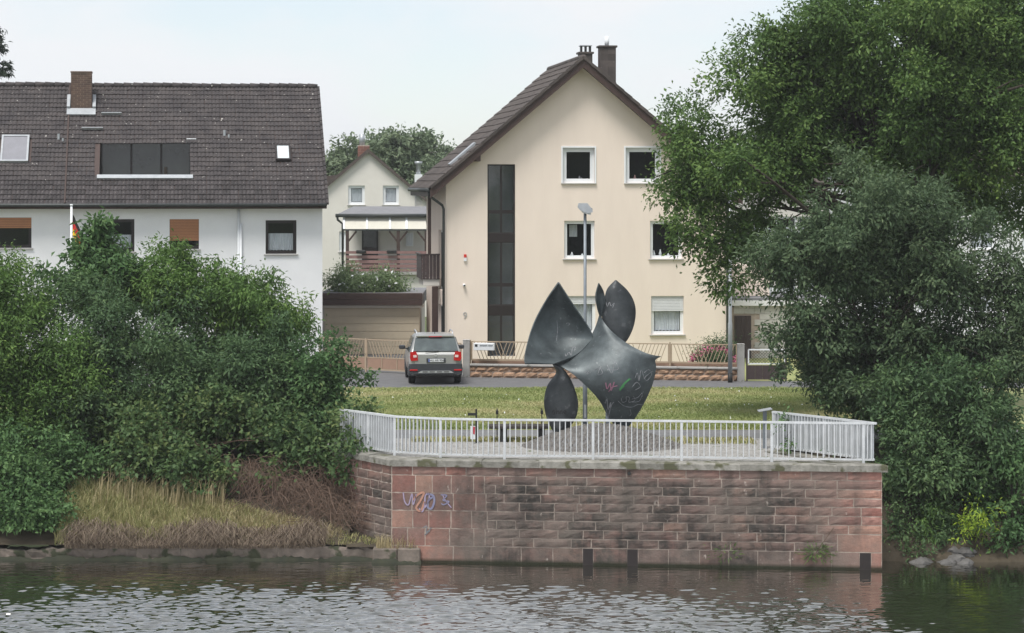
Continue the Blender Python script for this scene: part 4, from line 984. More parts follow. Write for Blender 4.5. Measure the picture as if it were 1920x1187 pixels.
# small things on the front
q = hf.hit(872, 483); Bx('alarm_box', 'white_plastic', house, q.x - .05, q.x + .05, -.07, 0, q.z - HB - .13, q.z - HB + .0); Bx('alarm_lamp', 'alarm_red', house, q.x - .045, q.x + .045, -.075, 0, q.z - HB + .003, q.z - HB + .12)
q = hf.hit(870, 534); MB().tube([(q.x, 0, q.z - HB), (q.x, -.14, q.z - HB - .02)], .05, 12).build('wall_camera', 'white_plastic', house, True); MB().tube([(q.x, -.141, q.z - HB - .02), (q.x, -.15, q.z - HB - .02)], .03, 10).build('lens', 'tar', house)
q = hf.hit(872, 592); text('house_number', '9', .34, 'sill_stone', house, (q.x, -.012, q.z - HB), ext=.01)
# side balcony with its brown post
bal = empty('side_balcony', hf.world(0, 2.6, GZ), TH, 'dark brown balcony on a concrete slab at the side of the beige house', 'balcony')
zz = hf.hit(780, 522, (0, 3.5, 0)).z - HB; zt_ = hf.hit(780, 477, (0, 3.5, 0)).z - HB
MB().bbox(-.62, -.004, 0, 2.4, zz - .25, zz, .01).build('slab', 'cream_stucco', bal)
for k in range(5): MB().box(-.66 + k * .132, -.66 + k * .132 + .122, -.05, -.015, zz, zt_).build('board', 'dark_board', bal)
for k in range(18): MB().box(-.70, -.665, k * .133, k * .133 + .123, zz, zt_).build('board', 'dark_board', bal)
MB().bbox(-.74, -.0, -.07, .03, zt_, zt_ + .05, .008).build('handrail', 'dark_board', bal); MB().bbox(-.74, -.66, .03, 2.4, zt_, zt_ + .05, .008).build('handrail', 'dark_board', bal)
MB().bbox(-.45, -.33, .0, .12, zt_ + .05, soff(0) - .1, .01).build('post', 'brown_wood', bal)
MB().bbox(-.32, -.10, -.4, -.2, 0, zz - .26, .01).build('lower_post', 'brown_wood', bal)

# ================================================================== WHITE HOUSE ON THE LEFT
TW = R(8); lf = Frame(gx(604.5, 92), 92, TW)
wh = empty('white_house', (lf.o.x, lf.o.y, GZ), TW, 'white rendered semi-detached house with dark mossy tiled roof and brick chimney', 'house')
WW = -17.0; ze = 8.44 - GZ; zr = 12.92 - GZ; VE, VR = -.5, 5.0
def lr(*a):
    r = lf.rect(*a); return (r[0], r[1], r[2] - GZ, r[3] - GZ)
ww = [lr(-20, 59, 408, 465), lr(185, 252, 411, 472), lr(318, 373, 411, 467), lr(498, 556, 413, 476)]
we = ze + .5 * (zr - ze) / (VR - VE) - .12
facade([(WW, -.3), (0, -.3), (0, we), (WW, we)], ww, 0, .14).build('front_wall', 'white_stucco', wh)
MB().add([(0, 0, -.3), (0, 10, -.3), (0, 10, we), (0, 5, zr - .15), (0, 0, we), (WW, 0, -.3), (WW, 10, -.3), (WW, 10, we), (WW, 5, zr - .15), (WW, 0, we)], [(0, 1, 2, 3, 4), (5, 9, 8, 7, 6), (1, 6, 7, 2)]).build('rear_wall', 'white_stucco', wh)
window(wh, ww[0], 0, 'dark_frame', shutter='shutter_brown', sh=.38); window(wh, ww[1], 0, 'dark_frame', curtain=.52)
window(wh, ww[2], 0, 'dark_frame', shutter='shutter_brown', sh=.78); window(wh, ww[3], 0, 'dark_frame', curtain=.62)
rn = Vector((0, -(zr - ze), VR - VE)).normalized(); rs = Vector((0, VR - VE, zr - ze)).normalized(); RL = math.hypot(VR - VE, zr - ze)
RO = Vector((0, VE, ze))
def roofhit(px, py):
    h = lf.hit(px, py, (0, VE, ze + GZ + .02), rn); h.z -= GZ; return h.x, (h - RO).dot(rs)
def roofrect(x0, x1, y0, y1):
    a = roofhit(x0, (y0 + y1) / 2); b = roofhit(x1, (y0 + y1) / 2); c = roofhit((x0 + x1) / 2, y0); d = roofhit((x0 + x1) / 2, y1); return a[0], b[0], d[1], c[1]
lo = roofrect(187, 357, 265, 330)
OVR = .13
bm_ = bmesh.new(); es_ = []                                # roof deck with the loggia cut out
def rp3(u, s_, h=0.): return RO + Vector((u, 0, 0)) + rs * s_ + rn * h
for lp in ([(WW, 0), (OVR, 0), (OVR, RL), (WW, RL)], [(lo[0], lo[2]), (lo[1], lo[2]), (lo[1], lo[3]), (lo[0], lo[3])]):
    vs = [bm_.verts.new(rp3(*q)) for q in lp]; es_ += [bm_.edges.new((vs[i], vs[(i + 1) % 4])) for i in range(4)]
bmesh.ops.triangle_fill(bm_, use_beauty=True, edges=es_); bm_.verts.index_update()
m = MB(); m.add([v.co for v in bm_.verts], [[v.index for v in f.verts] for f in bm_.faces]); bm_.free()
for q in ([(WW, 0), (OVR, 0)], [(OVR, 0), (OVR, RL)], [(OVR, RL), (WW, RL)]): m.add([rp3(*q[0]), rp3(*q[1]), rp3(*q[1], -.18), rp3(*q[0], -.18)], [(0, 1, 2, 3)])
m.add([rp3(WW, 0, -.18), rp3(OVR, 0, -.18), rp3(OVR, 1.2, -.18), rp3(WW, 1.2, -.18)], [(0, 1, 2, 3)])
m.build('roof_deck', 'brown_wood', wh)
MB().add([(WW, VR, zr), (OVR, VR, zr), (OVR, 10.5, ze), (WW, 10.5, ze)], [(0, 1, 2, 3)]).build('rear_slope', 'grey_tile', wh)
tw = .29; nsr = 26; tl = RL / nsr; ntu = int((OVR - WW) / tw)
sk1, sk2 = roofrect(2, 54, 257, 306), roofrect(516, 545, 274, 303)
def skip(u, s_):
    u = OVR - ntu * tw + u
    for a, b, c, d in ((lo[0], lo[1], lo[2], lo[3]), sk1, sk2):
        if a - .05 < u < b + .05 and c - .02 < s_ < d + .0: return True
    return False
vis = lambda u, s_: skip(u, s_)
joint = roofhit(125, 300)[0]
tiles(wh, RO + Vector((OVR - ntu * tw, 0, 0)), Vector((1, 0, 0)), rs, tw, tl, ntu, nsr, 'grey_tile', skip=skip, single=300, jit=.010, seed=3)
Bx('party_joint', 'brown_wood', wh, joint - .03, joint + .02, -.05, .0, 0, .01).matrix_local = Matrix((( 1, 0, 0, 0), (0, rs.y, rn.y, RO.y), (0, rs.z, rn.z, RO.z), (0, 0, 0, 1)))
MB().bar(rp3(joint, 0, .07), rp3(joint, RL, .07), .05, .05).build('party_flashing', 'brown_wood', wh)
for k in range(46):
    x = OVR - k * .37; MB().tube([(x, VR, zr + .02 + .012 * math.sin(k * .5)), (x - .38, VR, zr + .035 + .012 * math.sin(k * .5))], [.10, .115], 8).build('ridge_tile', 'grey_tile', wh, True)
for k in range(nsr):                                       # verge tiles
    MB().bar(rp3(OVR + .03, k * tl, .03), rp3(OVR + .03, (k + 1.03) * tl, .0), .09, .09, rn).build('verge_tile', 'grey_tile', wh)
MB().tube([(WW, VE - .07, ze - .02), (OVR, VE - .07, ze - .02)], .06, 10).build('gutter', 'gutter_metal', wh, True)
Bx('soffit', 'brown_wood', wh, WW, OVR, VE + .03, -.003, ze - .16, ze - .1)
# loggia recess with glazed doors
lg_o = bpy.data.objects.new('loggia', None); link(lg_o, wh)
a, b = lo[0], lo[1]; zl = rp3(0, lo[2]).z; zh = rp3(0, lo[3]).z; y0 = rp3(0, lo[2]).y; y1 = rp3(0, lo[3]).y; yb = y1 + .25
m = MB(); m.add([rp3(a, lo[2]), rp3(b, lo[2]), rp3(b, lo[3]), rp3(a, lo[3]), (a, yb, zl - .9), (b, yb, zl - .9), (b, yb, zh), (a, yb, zh), (a, y0, zl - .9), (b, y0, zl - .9)],
        [(4, 5, 6, 7), (0, 8, 4, 7, 3), (1, 2, 6, 5, 9), (3, 7, 6, 2), (0, 1, 9, 8), (8, 9, 5, 4)]).build('recess', 'dark_frame', lg_o)
for k in range(3):
    x0 = a + (b - a) * k / 3; x1 = a + (b - a) * (k + 1) / 3
    Bx('glazed_door', 'dark_frame', lg_o, x0 + .01, x0 + .07, yb - .05, yb - .002, zl - .88, zh); Bx('pane', 'dark_pane', lg_o, x0 + .075, x1 - .0, yb - .035, yb - .025, zl - .85, zh - .02)
m = MB(); c0, c1 = rp3(a - .08, lo[2] - .12, .07), rp3(b + .08, lo[2] - .12, .07)
MB().bar(c0, c1, .20, .06, rn).build('sill_flashing', 'zinc', lg_o)
for x in (b - .9,): MB().tube([(x, y1 - .2, zl - .8), (x, y1 - .2, zl + .35)], .06, 8).build('planter_stem', 'bark', lg_o)
# skylights
for (a, b, c, d), pm in ((sk1, 'shutter_grey'), (sk2, 'glass')):
    s_o = bpy.data.objects.new('skylight', None); link(s_o, wh); m = MB()
    def sbox(a, b, c, d, h0, h1, nm, mm):
        V = [rp3(x, y, h) for h in (h0, h1) for x, y in ((a, c), (b, c), (b, d), (a, d))]
        return MB().add(V, [(3, 2, 1, 0), (4, 5, 6, 7), (0, 1, 5, 4), (1, 2, 6, 5), (2, 3, 7, 6), (3, 0, 4, 7)]).build(nm, mm, s_o)
    f_ = 'zinc' if pm != 'glass' else 'dark_frame'; t = .07
    sbox(a, a + t, c, d, .01, .13, 'frame', f_); sbox(b - t, b, c, d, .01, .13, 'frame', f_); sbox(a + t, b - t, c, c + t, .01, .13, 'frame', f_); sbox(a + t, b - t, d - t, d, .01, .13, 'frame', f_)
    sbox(a + t, b - t, c + t, d - t, .03, .10, 'blind_or_sky_sheen', 'shutter_grey' if pm != 'glass' else 'white_plastic')  # grey blind in one; in the glazed one, white painted for reflected sky
    if pm == 'glass': sbox(a + t, b - t, c + t, d - t, .11, .12, 'pane', 'glass')
# chimney, flashing
u0, s0 = roofhit(133, 206); u1, _ = roofhit(172, 206); base = rp3(u0, s0)
ch = bpy.data.objects.new('chimney', None); link(ch, wh)
ztop = lf.hit(152, 136, (0, base.y, 0)).z - GZ
bricks(ch, u0, u1, base.y, base.y + .7, base.z - .4, ztop, None)
MB().bbox(u0 - .02, u1 + .02, base.y - .02, base.y + .72, ztop - .01, ztop + .05, .01).build('cap', 'brick_brown', ch)
MB().add([rp3(u0 - .15, s0 - .38, .10), rp3(u1 + .15, s0 - .38, .10), rp3(u1 + .15, s0, .10), rp3(u0 - .15, s0, .10), rp3(u0 - .15, s0 - .38, .05), rp3(u1 + .15, s0 - .38, .05), rp3(u1 + .15, s0, .05), rp3(u0 - .15, s0, .05)], [(0, 1, 2, 3), (0, 4, 5, 1), (1, 5, 6, 2), (3, 7, 4, 0)]).build('apron_flashing', 'zinc', ch)
for x, sg_ in ((u0 - .15, 1), (u1 + .03, 1)): MB().bar(rp3(x + .06, s0 + .002, .12), rp3(x + .06, s0 + .75, .12), .12, .12, rn).build('side_flashing', 'zinc', ch)
# vents and snow guards
for px, py in ((110, 262), (421, 255)):
    u, s_ = roofhit(px, py); MB().tube([rp3(u, s_, .02), rp3(u, s_, .02) + Vector((0, 0, .22))], .05, 8).build('roof_vent', 'zinc', wh); MB().tube([rp3(u + .16, s_ - .1, .02), rp3(u + .16, s_ - .1, .02) + Vector((0, 0, .12))], .04, 8).build('roof_vent', 'zinc', wh)
for x0, x1, py in ((190, 228, 216), (153, 193, 244)):
    a, b = roofhit(x0, py), roofhit(x1, py); MB().bar(rp3(a[0], a[1], .10), rp3(b[0], b[1], .10), .03, .10, rn).build('snow_guard', 'zinc', wh)
u, s_ = roofhit(350, 268); MB().tube([rp3(u, s_, .05), rp3(u, s_, .2), rp3(u + .35, s_, .2)], .025, 6).build('awning_arm', 'zinc', wh)
for px in (447, 451.5):
    u = lf.hit(px, 450).x; MB().tube([(u, -.07, ze - .15 if px < 450 else ze - .7), (u, -.07, 0)], .045, 10).build('downpipe', 'white_plastic', wh, True)

# flag and its pole in front of the white house
fl = empty('flag', (gx(134, 89), 89, GZ), 0, 'black red and gold flag hanging from a white pole before white house', 'flag')
zt_ = gz(386, 89) - GZ
MB().tube([(0, 0, -.1), (0, 0, zt_)], [.05, .04], 10).build('pole', 'white_plastic', fl, True); MB().tube([(0, 0, zt_), (0, 0, zt_ + .06)], .055, 10).build('finial', 'white_plastic', fl, True)
for i, nm in enumerate(('flag_black', 'flag_red', 'flag_gold')):
    V, Fc = [], []
    for r in range(9):
        for c in range(2):
            t = (i + c) / 3; x = .03 + r / 8 * (.42 + .05 * math.sin(t * 5)); z = zt_ - .28 - t * .75 - (r / 8) ** 1.2 * .95; V.append((x, .05 * math.sin(r * 1.6 + t * 2), z))
    for r in range(8): Fc.append((r * 2, r * 2 + 2, r * 2 + 3, r * 2 + 1))
    m = MB().add(V, Fc).build('stripe', nm, fl, True)

# ================================================================== HOUSE, TERRACE AND GARAGE BETWEEN
fY = 145.0; ff = Frame(gx(612, fY), fY, R(4))
fh = empty('far_house', (ff.o.x, ff.o.y, GZ), R(4), 'pale gable house behind the garage with two white attic windows', 'house')
def fr(*a):
    r = ff.rect(*a); return (r[0], r[1], r[2] - GZ, r[3] - GZ)
fp = ff.hit(690, 286); fz = fp.z - GZ; fW = ff.hit(790, 350).x; fsl = (fp.z - ff.hit(612, 352).z) / fp.x
fw = [fr(653, 684, 348, 384), fr(718, 748, 348, 384), fr(636, 650, 434, 472), fr(736, 748, 436, 470)]
facade([(-1.2, -1), (fW + .6, -1), (fW + .6, fz - fsl * (fW + .6 - fp.x)), (fp.x, fz), (0, fz - fsl * fp.x), (-1.2, fz - fsl * fp.x)], fw, 0, .14).build('front_wall', 'cream_stucco', fh)
MB().add([(-1.2, 0, -1), (-1.2, 10, -1), (-1.2, 10, fz - fsl * fp.x), (-1.2, 0, fz - fsl * fp.x)], [(0, 1, 2, 3)]).build('side_wall', 'cream_stucco', fh)
for i, rc in enumerate(fw): window(fh, rc, 0, fw=.10, curtain=.9 if i < 2 else .6)
for u_e in (-.35, fW + 1.0):
    z_e = fz - fsl * abs(u_e - fp.x); MB().add([(u_e, -.25, z_e), (fp.x, -.25, fz), (fp.x, 10.3, fz), (u_e, 10.3, z_e), (u_e, -.25, z_e + .22), (fp.x, -.25, fz + .22), (fp.x, 10.3, fz + .22), (u_e, 10.3, z_e + .22)], [(0, 1, 2, 3), (4, 5, 6, 7), (0, 1, 5, 4), (2, 3, 7, 6), (0, 3, 7, 4), (1, 2, 6, 5)]).build('roof_slope', 'old_tile', fh)
MB().add([(-6, 2.2, fz - 1.9), (fp.x - .8, 2.2, fz - 1.2), (fp.x - .8, 2.2, fz - 2.9), (-6, 2.2, fz - 3.2), (-6, 8, fz - 1.9), (fp.x - .8, 8, fz - 1.2), (fp.x - .8, 8, fz - 2.9), (-6, 8, fz - 3.2)], [(0, 1, 2, 3), (0, 1, 5, 4), (4, 5, 6, 7), (0, 3, 7, 4)]).build('wing_roof', 'old_tile', fh)
MB().box(-5.8, fp.x - .9, 2.5, 7.8, -1, fz - 2.95).build('wing_wall', 'cream_stucco', fh)
q = ff.hit(682, 272, (0, 3, 0)); c_ = bpy.data.objects.new('chimney', None); link(c_, fh)
bricks(c_, q.x - .35, q.x + .35, 3, 3.7, fz - .7, q.z - GZ, None, bh=.16, bl=.35, m='brick_red'); MB().tube([(q.x - .1, 3.3, q.z - GZ), (q.x - .1, 3.3, q.z - GZ + .65)], .16, 10).build('flue', 'zinc', c_, True)
q = ff.hit(787, 320, (0, -2, 0)); fc_ = bpy.data.objects.new('chimney', None); link(fc_, fh)
MB().box(q.x - .22, q.x + .22, 0, .5, q.z - GZ - 3, q.z - GZ - .2).build('shaft', 'white_plastic', fc_); MB().tube([(q.x, .25, q.z - GZ - .2), (q.x, .25, q.z - GZ + .35), (q.x, .25, q.z - GZ + .4), (q.x, .25, q.z - GZ + .55)], [.14, .14, .22, .22], 10).build('flue', 'zinc', fc_, True)
# covered balcony terrace
tY = 128.0; tf = Frame(gx(640, tY), tY, 0)
tr = empty('covered_terrace', (tf.o.x, tf.o.y, GZ), 0, 'roofed timber balcony terrace with pale awning and pinkish plank parapet', 'terrace')
def tx(px): return gx(px, tY) - tf.o.x
def tz(py): return gz(py, tY) - GZ
MB().add([(tx(632), -.3, tz(402)), (tx(840), -.3, tz(402)), (tx(840), 3.5, tz(388)), (tx(655), 3.5, tz(388)), (tx(632), -.3, tz(406)), (tx(840), -.3, tz(406)), (tx(840), 3.5, tz(406)), (tx(655), 3.5, tz(406))], [(0, 1, 2, 3), (0, 1, 5, 4), (4, 5, 6, 7), (0, 4, 7, 3)]).build('roof', 'felt_roof', tr)
MB().tube([(tx(630), -.38, tz(404)), (tx(840), -.38, tz(404))], .09, 8).build('gutter', 'gutter_metal', tr, True)
MB().tube([(tx(633), -.35, tz(404)), (tx(634), -.3, tz(412)), (tx(643), -.2, tz(420)), (tx(643), -.2, tz(560))], .06, 8).build('downpipe', 'gutter_metal', tr, True)
xs = [645, 688, 731, 762, 800]
for i in range(4):
    a, b = xs[i], xs[i + 1]; MB().add([(tx(a + 2), -.05, tz(404)), (tx(b - 2), -.05, tz(404)), (tx(b + 1), -.75, tz(429)), (tx(a + 4), -.75, tz(429)), (tx(a + 2), .0, tz(405)), (tx(b - 2), .0, tz(405)), (tx(b + 1), -.7, tz(430)), (tx(a + 4), -.7, tz(430))], [(0, 1, 2, 3), (4, 5, 6, 7), (2, 3, 7, 6), (0, 3, 7, 4), (1, 2, 6, 5)]).build('awning_panel', 'awning', tr)
    MB().bar((tx(a), -.06, tz(403.5)), (tx(a + 2), -.78, tz(429)), .10, .06).build('awning_rail', 'white_frame', tr)
MB().box(tx(645), tx(840), -.8, -.7, tz(432), tz(429.5)).build('beam', 'gutter_metal', tr)
for px in (653, 748, 800):
    MB().box(tx(px) - .08, tx(px) + .08, -.78, -.62, tz(520), tz(432)).build('post', 'brown_wood', tr)
    for s_ in (-1, 1):
        if px == 653 and s_ < 0: continue
        MB().bar((tx(px) + s_ * .05, -.7, tz(452)), (tx(px + s_ * 17), -.7, tz(433)), .09, .09).build('brace', 'brown_wood', tr)
MB().box(tx(645), tx(840), 2.6, 2.8, tz(560), tz(404)).build('rear_wall', 'cream_stucco', tr)
dw = MB().box(tx(673), tx(704), 2.5, 2.6, tz(520), tz(432)).build('door', 'dark_frame', tr); Bx('pane', 'glass', dw, tx(676), tx(701), 2.46, 2.49, tz(480), tz(434))
wx = MB().box(tx(757), tx(771), 2.5, 2.6, tz(464), tz(438)).build('window', 'white_frame', tr); Bx('pane', 'curtain', wx, tx(759), tx(769), 2.46, 2.49, tz(462), tz(440))
for k, (a, b) in enumerate(((470, 475), (478, 484), (486.5, 493), (495, 501), (503, 508))):
    MB().box(tx(650), tx(840), -.84, -.80, tz(b), tz(a)).build('plank', 'pink_wood', tr)
Bx('floor_slab', 'concrete', tr, tx(645), tx(840), -.85, 2.6, tz(514), tz(509)); Bx('lower_wall', 'cream_stucco', tr, tx(650), tx(840), -.6, -.4, -.5, tz(514.5))
for px in (679, 736): MB().bbox(tx(px - 9), tx(px + 9), -1.05, -.845, tz(474), tz(468), .03).build('planter', 'tar', tr)
# garage
gY = 99.0; gr = empty('garage', (gx(606, gY), gY, GZ), 0, 'flat roofed beige garage with dark brown fascia boards between the houses', 'garage')
def kx(px): return gx(px, gY) - gx(606, gY)
def kz(py): return gz(py, gY) - GZ
Bx('door', 'garage_door', gr, kx(608), kx(787), .0, .12, -.1, kz(577))
for k in range(1, 8): Bx('door_rib', 'garage_door', gr, kx(609), kx(786), -.02, -.002, k * .3 - .28, k * .3)
Bx('lintel', 'cream_stucco', gr, kx(598), kx(795), -.08, .1, kz(577), kz(572))
for a, b in ((549, 560.5), (561, 572)): MB().bbox(kx(598), kx(792), -.32, -.24, kz(b), kz(a), .01).build('fascia_board', 'brown_wood', gr)
Bx('roof', 'felt_roof', gr, kx(598), kx(792), -.23, 6, kz(572) - .0, kz(551)); Bx('body', 'cream_stucco', gr, kx(598), kx(787), .13, 6, -.1, kz(577) - .01)
for i, (px, py, rx, rz, lab, sd) in enumerate(((655, 528, 38, 36, 'loose pale green shrub with white blossoms growing above the garage fascia', 41), (712, 534, 44, 28, 'low pale green shrub above the garage fascia beneath the plank parapet', 42))):
    Yp = 101.0; ob = plant('roof_shrub', lab, 'shrub', (gx(px, Yp), Yp, gz(552, Yp)), [E(px, py, Yp, rx, rz, .9), E(px + 18, py + 10, Yp, rx * .7, rz * .7, .8)], 'pale', .12, .05, 'pale_leaf', sd, .25, .45, 1.3, 170, .04, 'shrubs on the garage roof', outl=.35)
    n = 14; g = np.random.default_rng(sd); Pq = np.stack([g.uniform(-.8, .8, n), g.uniform(-1.1, -.8, n), g.uniform(.2, 1.0, n)], 1)
    leaf_mesh('blossom', Pq, np.tile([[0, -.5, 1.]], (n, 1)), .12, .12, 'white_frame', ob, sd)

# ================================================================== FENCE ALONG THE STREET
fa, fb = Vector((gx(881, 87.3), 87.3, 0)), Vector((gx(1383, 85.5), 85.5, 0)); fF = Frame(fa.x, fa.y, math.atan2(fb.y - fa.y, fb.x - fa.x)); FL = (fb - fa).length
fn = empty('garden_fence', (fa.x, fa.y, GZ), fF.th, 'beige slanted bar fence on a low split stone block wall', 'fence')
Bx('wall_core', 'mortar', fn, 0, FL, .02, .22, -.1, .40)
rg = random.Random(14)
for j in range(2):
    x = -(.2 if j else 0)
    while x < FL - .02:
        a, b = max(0, x), min(x + .4, FL)
        if b - a > .05:
            V = []; n_ = 4
            for zz in range(4):
                for i in range(n_ + 1): V.append((a + .004 + (b - a - .008) * i / n_, (.02 if zz in (0, 3) or i in (0, n_) else rg.uniform(-.045, .0)), j * .2 + .008 + .184 * zz / 3))
            MB().add(V, [(r * 5 + i, r * 5 + i + 1, (r + 1) * 5 + i + 1, (r + 1) * 5 + i) for r in range(3) for i in range(4)]).build('block', 'split_block', fn, fix=False)
        x += .4
for k in range(9): MB().bbox(FL * k / 9 + .003, FL * (k + 1) / 9 - .003, -.05, .26, .402, .47, .012).build('cap_stone', 'concrete', fn)
def panel(o, u0, u1, z0, z1, v, n, m='fence_paint', split=True, dens=.13):
    r_ = .016
    for a, b in (((u0, v, z0), (u1, v, z0)), ((u0, v, z1), (u1, v, z1)), ((u0, v, z0), (u0, v, z1)), ((u1, v, z0), (u1, v, z1))): MB().bar(a, b, .035, .035).build('frame_bar', m, o)
    k = u0 + .08; sl = (z1 - z0) * .35; mid = (u0 + u1) / 2
    while k < mid - .02:
        a0, b0 = k, k + sl
        MB().bar((min(a0 + .0, u1), v + .002, z1 - .015), (min(b0, u1 - .02), v + .002, z0 + .015), .016, .022).build('slanted_bar', m, o)
        q = u1 - (k - u0); MB().bar((q, v - .002, z1 - .015), (max(q - sl, u0 + .02), v - .002, z0 + .015), .016, .022).build('slanted_bar', m, o); k += dens
np_ = 4
for k in range(np_):
    a, b = FL * k / np_ + .05, FL * (k + 1) / np_ - .05
    panel(fn, a, b, .60, 1.24, .10, 10)
    MB().bar((a - .05, .10, .47), (a - .05, .10, 1.30), .05, .05).build('post', 'fence_paint', fn)
Bx('lower_board', 'gate_board', fn, 0, FL, .3, .33, .35, .62)
for px, y_, lab, h in ((874.5, 87.4, 'grey concrete gate pillar beside the parked car', 1.27), (1389, 85.5, 'weathered concrete gate pillar beside the pink flowering shrub', 1.25)):
    pl = empty('gate_pillar', (gx(px, y_), y_, GZ), 0, lab, 'pillar'); MB().bbox(-.12, .12, -.12, .14, -.05, h, .012).build('shaft', 'concrete', pl); MB().bbox(-.13, .13, -.13, .15, h + .001, h + .035, .014).build('cap', 'concrete', pl)
lb = empty('letterbox', fF.world(.78 - .0, -.02, GZ), fF.th, 'white twin letterbox panel fixed to the beige fence', 'letterbox')
MB().bbox(-.62, .10, -.12, .10, .95, 1.20, .01).build('box', 'white_plastic', lb); Bx('flap', 'zinc', lb, -.4, -.13, -.128, -.121, 1.10, 1.15); Bx('flap', 'zinc', lb, -.1, .06, -.128, -.121, 1.10, 1.15); Bx('bell_plate', 'tar', lb, -.57, -.48, -.128, -.121, 1.08, 1.16)
# driveway gate
ga, gb = Vector((gx(600, 91.0), 91.0, 0)), Vector((gx(866, 87.6), 87.6, 0)); gF = Frame(ga.x, ga.y, math.atan2(gb.y - ga.y, gb.x - ga.x)); GL = (gb - ga).length
gt = empty('driveway_gate', (ga.x, ga.y, GZ), gF.th, 'beige double driveway gate with slanted bars over pinkish lower panels', 'gate')
for k in range(3):
    a, b = GL * k / 3 + .04, GL * (k + 1) / 3 - .04; panel(gt, a, b, .52, 1.16, 0, 10)
    MB().bar((a, 0, .10), (b, 0, .10), .05, .05).build('frame_bar', 'fence_paint', gt)
    for i in range(3): q0 = a + (b - a) * i / 3; q1 = a + (b - a) * (i + 1) / 3; MB().bbox(q0 + .02, q1 - .02, -.012, .012, .13, .50, .006).build('infill_board', 'gate_board', gt); MB().bar((q1, 0, .1), (q1, 0, .52), .03, .04).build('frame_bar', 'fence_paint', gt)
    MB().bar((a - .04, 0, -.02), (a - .04, 0, 1.2), .05, .05).build('post', 'fence_paint', gt)
# brown side gate with lattice
sa = Vector((gx(1399, 85.5), 85.5, 0)); sgt = empty('side_gate', (sa.x, sa.y, GZ), 0, 'brown panel gate with white framed lattice top beside concrete pillar', 'gate')
SW_ = gx(1475, 85.5) - sa.x
for k in range(5): MB().bbox(.05 + (SW_ - .1) * k / 5 + .002, .05 + (SW_ - .1) * (k + 1) / 5 - .002, -.02, .02, .06, .55, .006).build('board', 'dark_board', sgt)
MB().box(.0, .05, -.03, .03, 0, 1.14).build('post', 'dark_board', sgt); MB().box(SW_ - .05, SW_, -.03, .03, 0, 1.14).build('post', 'dark_board', sgt)
for a in (((.08, 0, .60), (SW_ - .08, 0, .60)), ((.08, 0, 1.08), (SW_ - .08, 0, 1.08)), ((.08, 0, .60), (.08, 0, 1.08)), ((SW_ - .08, 0, .60), (SW_ - .08, 0, 1.08))): MB().bar(a[0], a[1], .045, .045).build('frame_bar', 'white_frame', sgt)
for k in range(16):
    x = .08 - .4 + k * .105
    for s_ in (1, -1):
        x0, x1 = (x, x + .46) if s_ > 0 else (x + .46, x); z0, z1 = .62, 1.06
        def clip(xa, za, xb, zb):
            t0, t1 = 0, 1; lo_, hi_ = .10, SW_ - .10
            for A, B in ((lo_ - xa, xb - xa), (xa - hi_, xa - xb)):
                if abs(B) < 1e-6: continue
                t = A / B
                if B > 0: t0 = max(t0, t)
                else: t1 = min(t1, t)
            return (t0, t1) if t1 - t0 > .1 else None
        c = clip(x0, z0, x1, z1)
        if c: MB().bar((x0 + (x1 - x0) * c[0], .003 * s_, z0 + (z1 - z0) * c[0]), (x0 + (x1 - x0) * c[1], .003 * s_, z0 + (z1 - z0) * c[1]), .016, .010).build('lattice_bar', 'gutter_metal', sgt)
# right outbuilding
oY = 97.0; ob = empty('outbuilding', (gx(1370, oY), oY, GZ), 0, 'low white block outbuilding with dark timber door behind the side gate', 'outbuilding')
def ox(px): return gx(px, oY) - gx(1370, oY)
def oz(py): return gz(py, oY) - GZ
Bx('wall', 'mortar', ob, ox(1340), ox(1560), .02, 5, -.1, oz(576))
for j in range(10):
    x = ox(1376) - (.2 if j % 2 else 0)
    while x < ox(1560):
        a, b = max(x, ox(1376)), min(x + .39, ox(1560)); z0 = j * .22 - .05
        if not (b > ox(1377) - .02 and a < ox(1408) and z0 < oz(592)) and b - a > .04: Bx('block', 'white_brick', ob, a, b, -.01, .025, z0, z0 + .21)
        x += .4
for k in range(5): Bx('door_board', 'dark_board', ob, ox(1377) + .13 * k, ox(1377) + .13 * k + .124, -.03, .03, -.05, oz(592))
Bx('fascia', 'white_stucco', ob, ox(1340), ox(1560), -.15, .0, oz(573), oz(563)); Bx('roof', 'felt_roof', ob, ox(1340), ox(1560), -.1, 5, oz(563), oz(559))
MB().box(ox(1380), ox(1450), 1.5, 5, oz(558), oz(500)).build('upper_wall', 'beige_stucco', ob)
# pink rhododendron behind the fence
rh_ = plant('rhododendron', 'rounded shrub covered with pink blossoms behind the beige fence', 'shrub', (gx(1335, 86.9), 86.9, GZ), [E(1335, 672, 86.9, 42, 26, .6), E(1352, 655, 86.9, 22, 16, .5)], '', .09, .035, 'dark_leaf', 61, .2, .35, 1.4, 260, .03, spray=0, outl=.05)
g = np.random.default_rng(62); n = 70; th = g.uniform(0, math.pi, n); rr = g.uniform(.85, 1.05, n)
Pq = np.concatenate([np.stack([.04 + .85 * np.cos(th[:, None]) * rr[:, None] + g.normal(0, .05, (n, 12)), g.normal(-.25, .25, (n, 1)) + g.normal(0, .05, (n, 12)), .35 + .72 * np.sin(th[:, None]) * rr[:, None] + g.normal(0, .05, (n, 12))], -1).reshape(-1, 3)])
leaf_mesh('blossom', Pq, np.tile([[0, -.6, .8]], (len(Pq), 1)), .07, .06, 'petal_pink', rh_, 63)
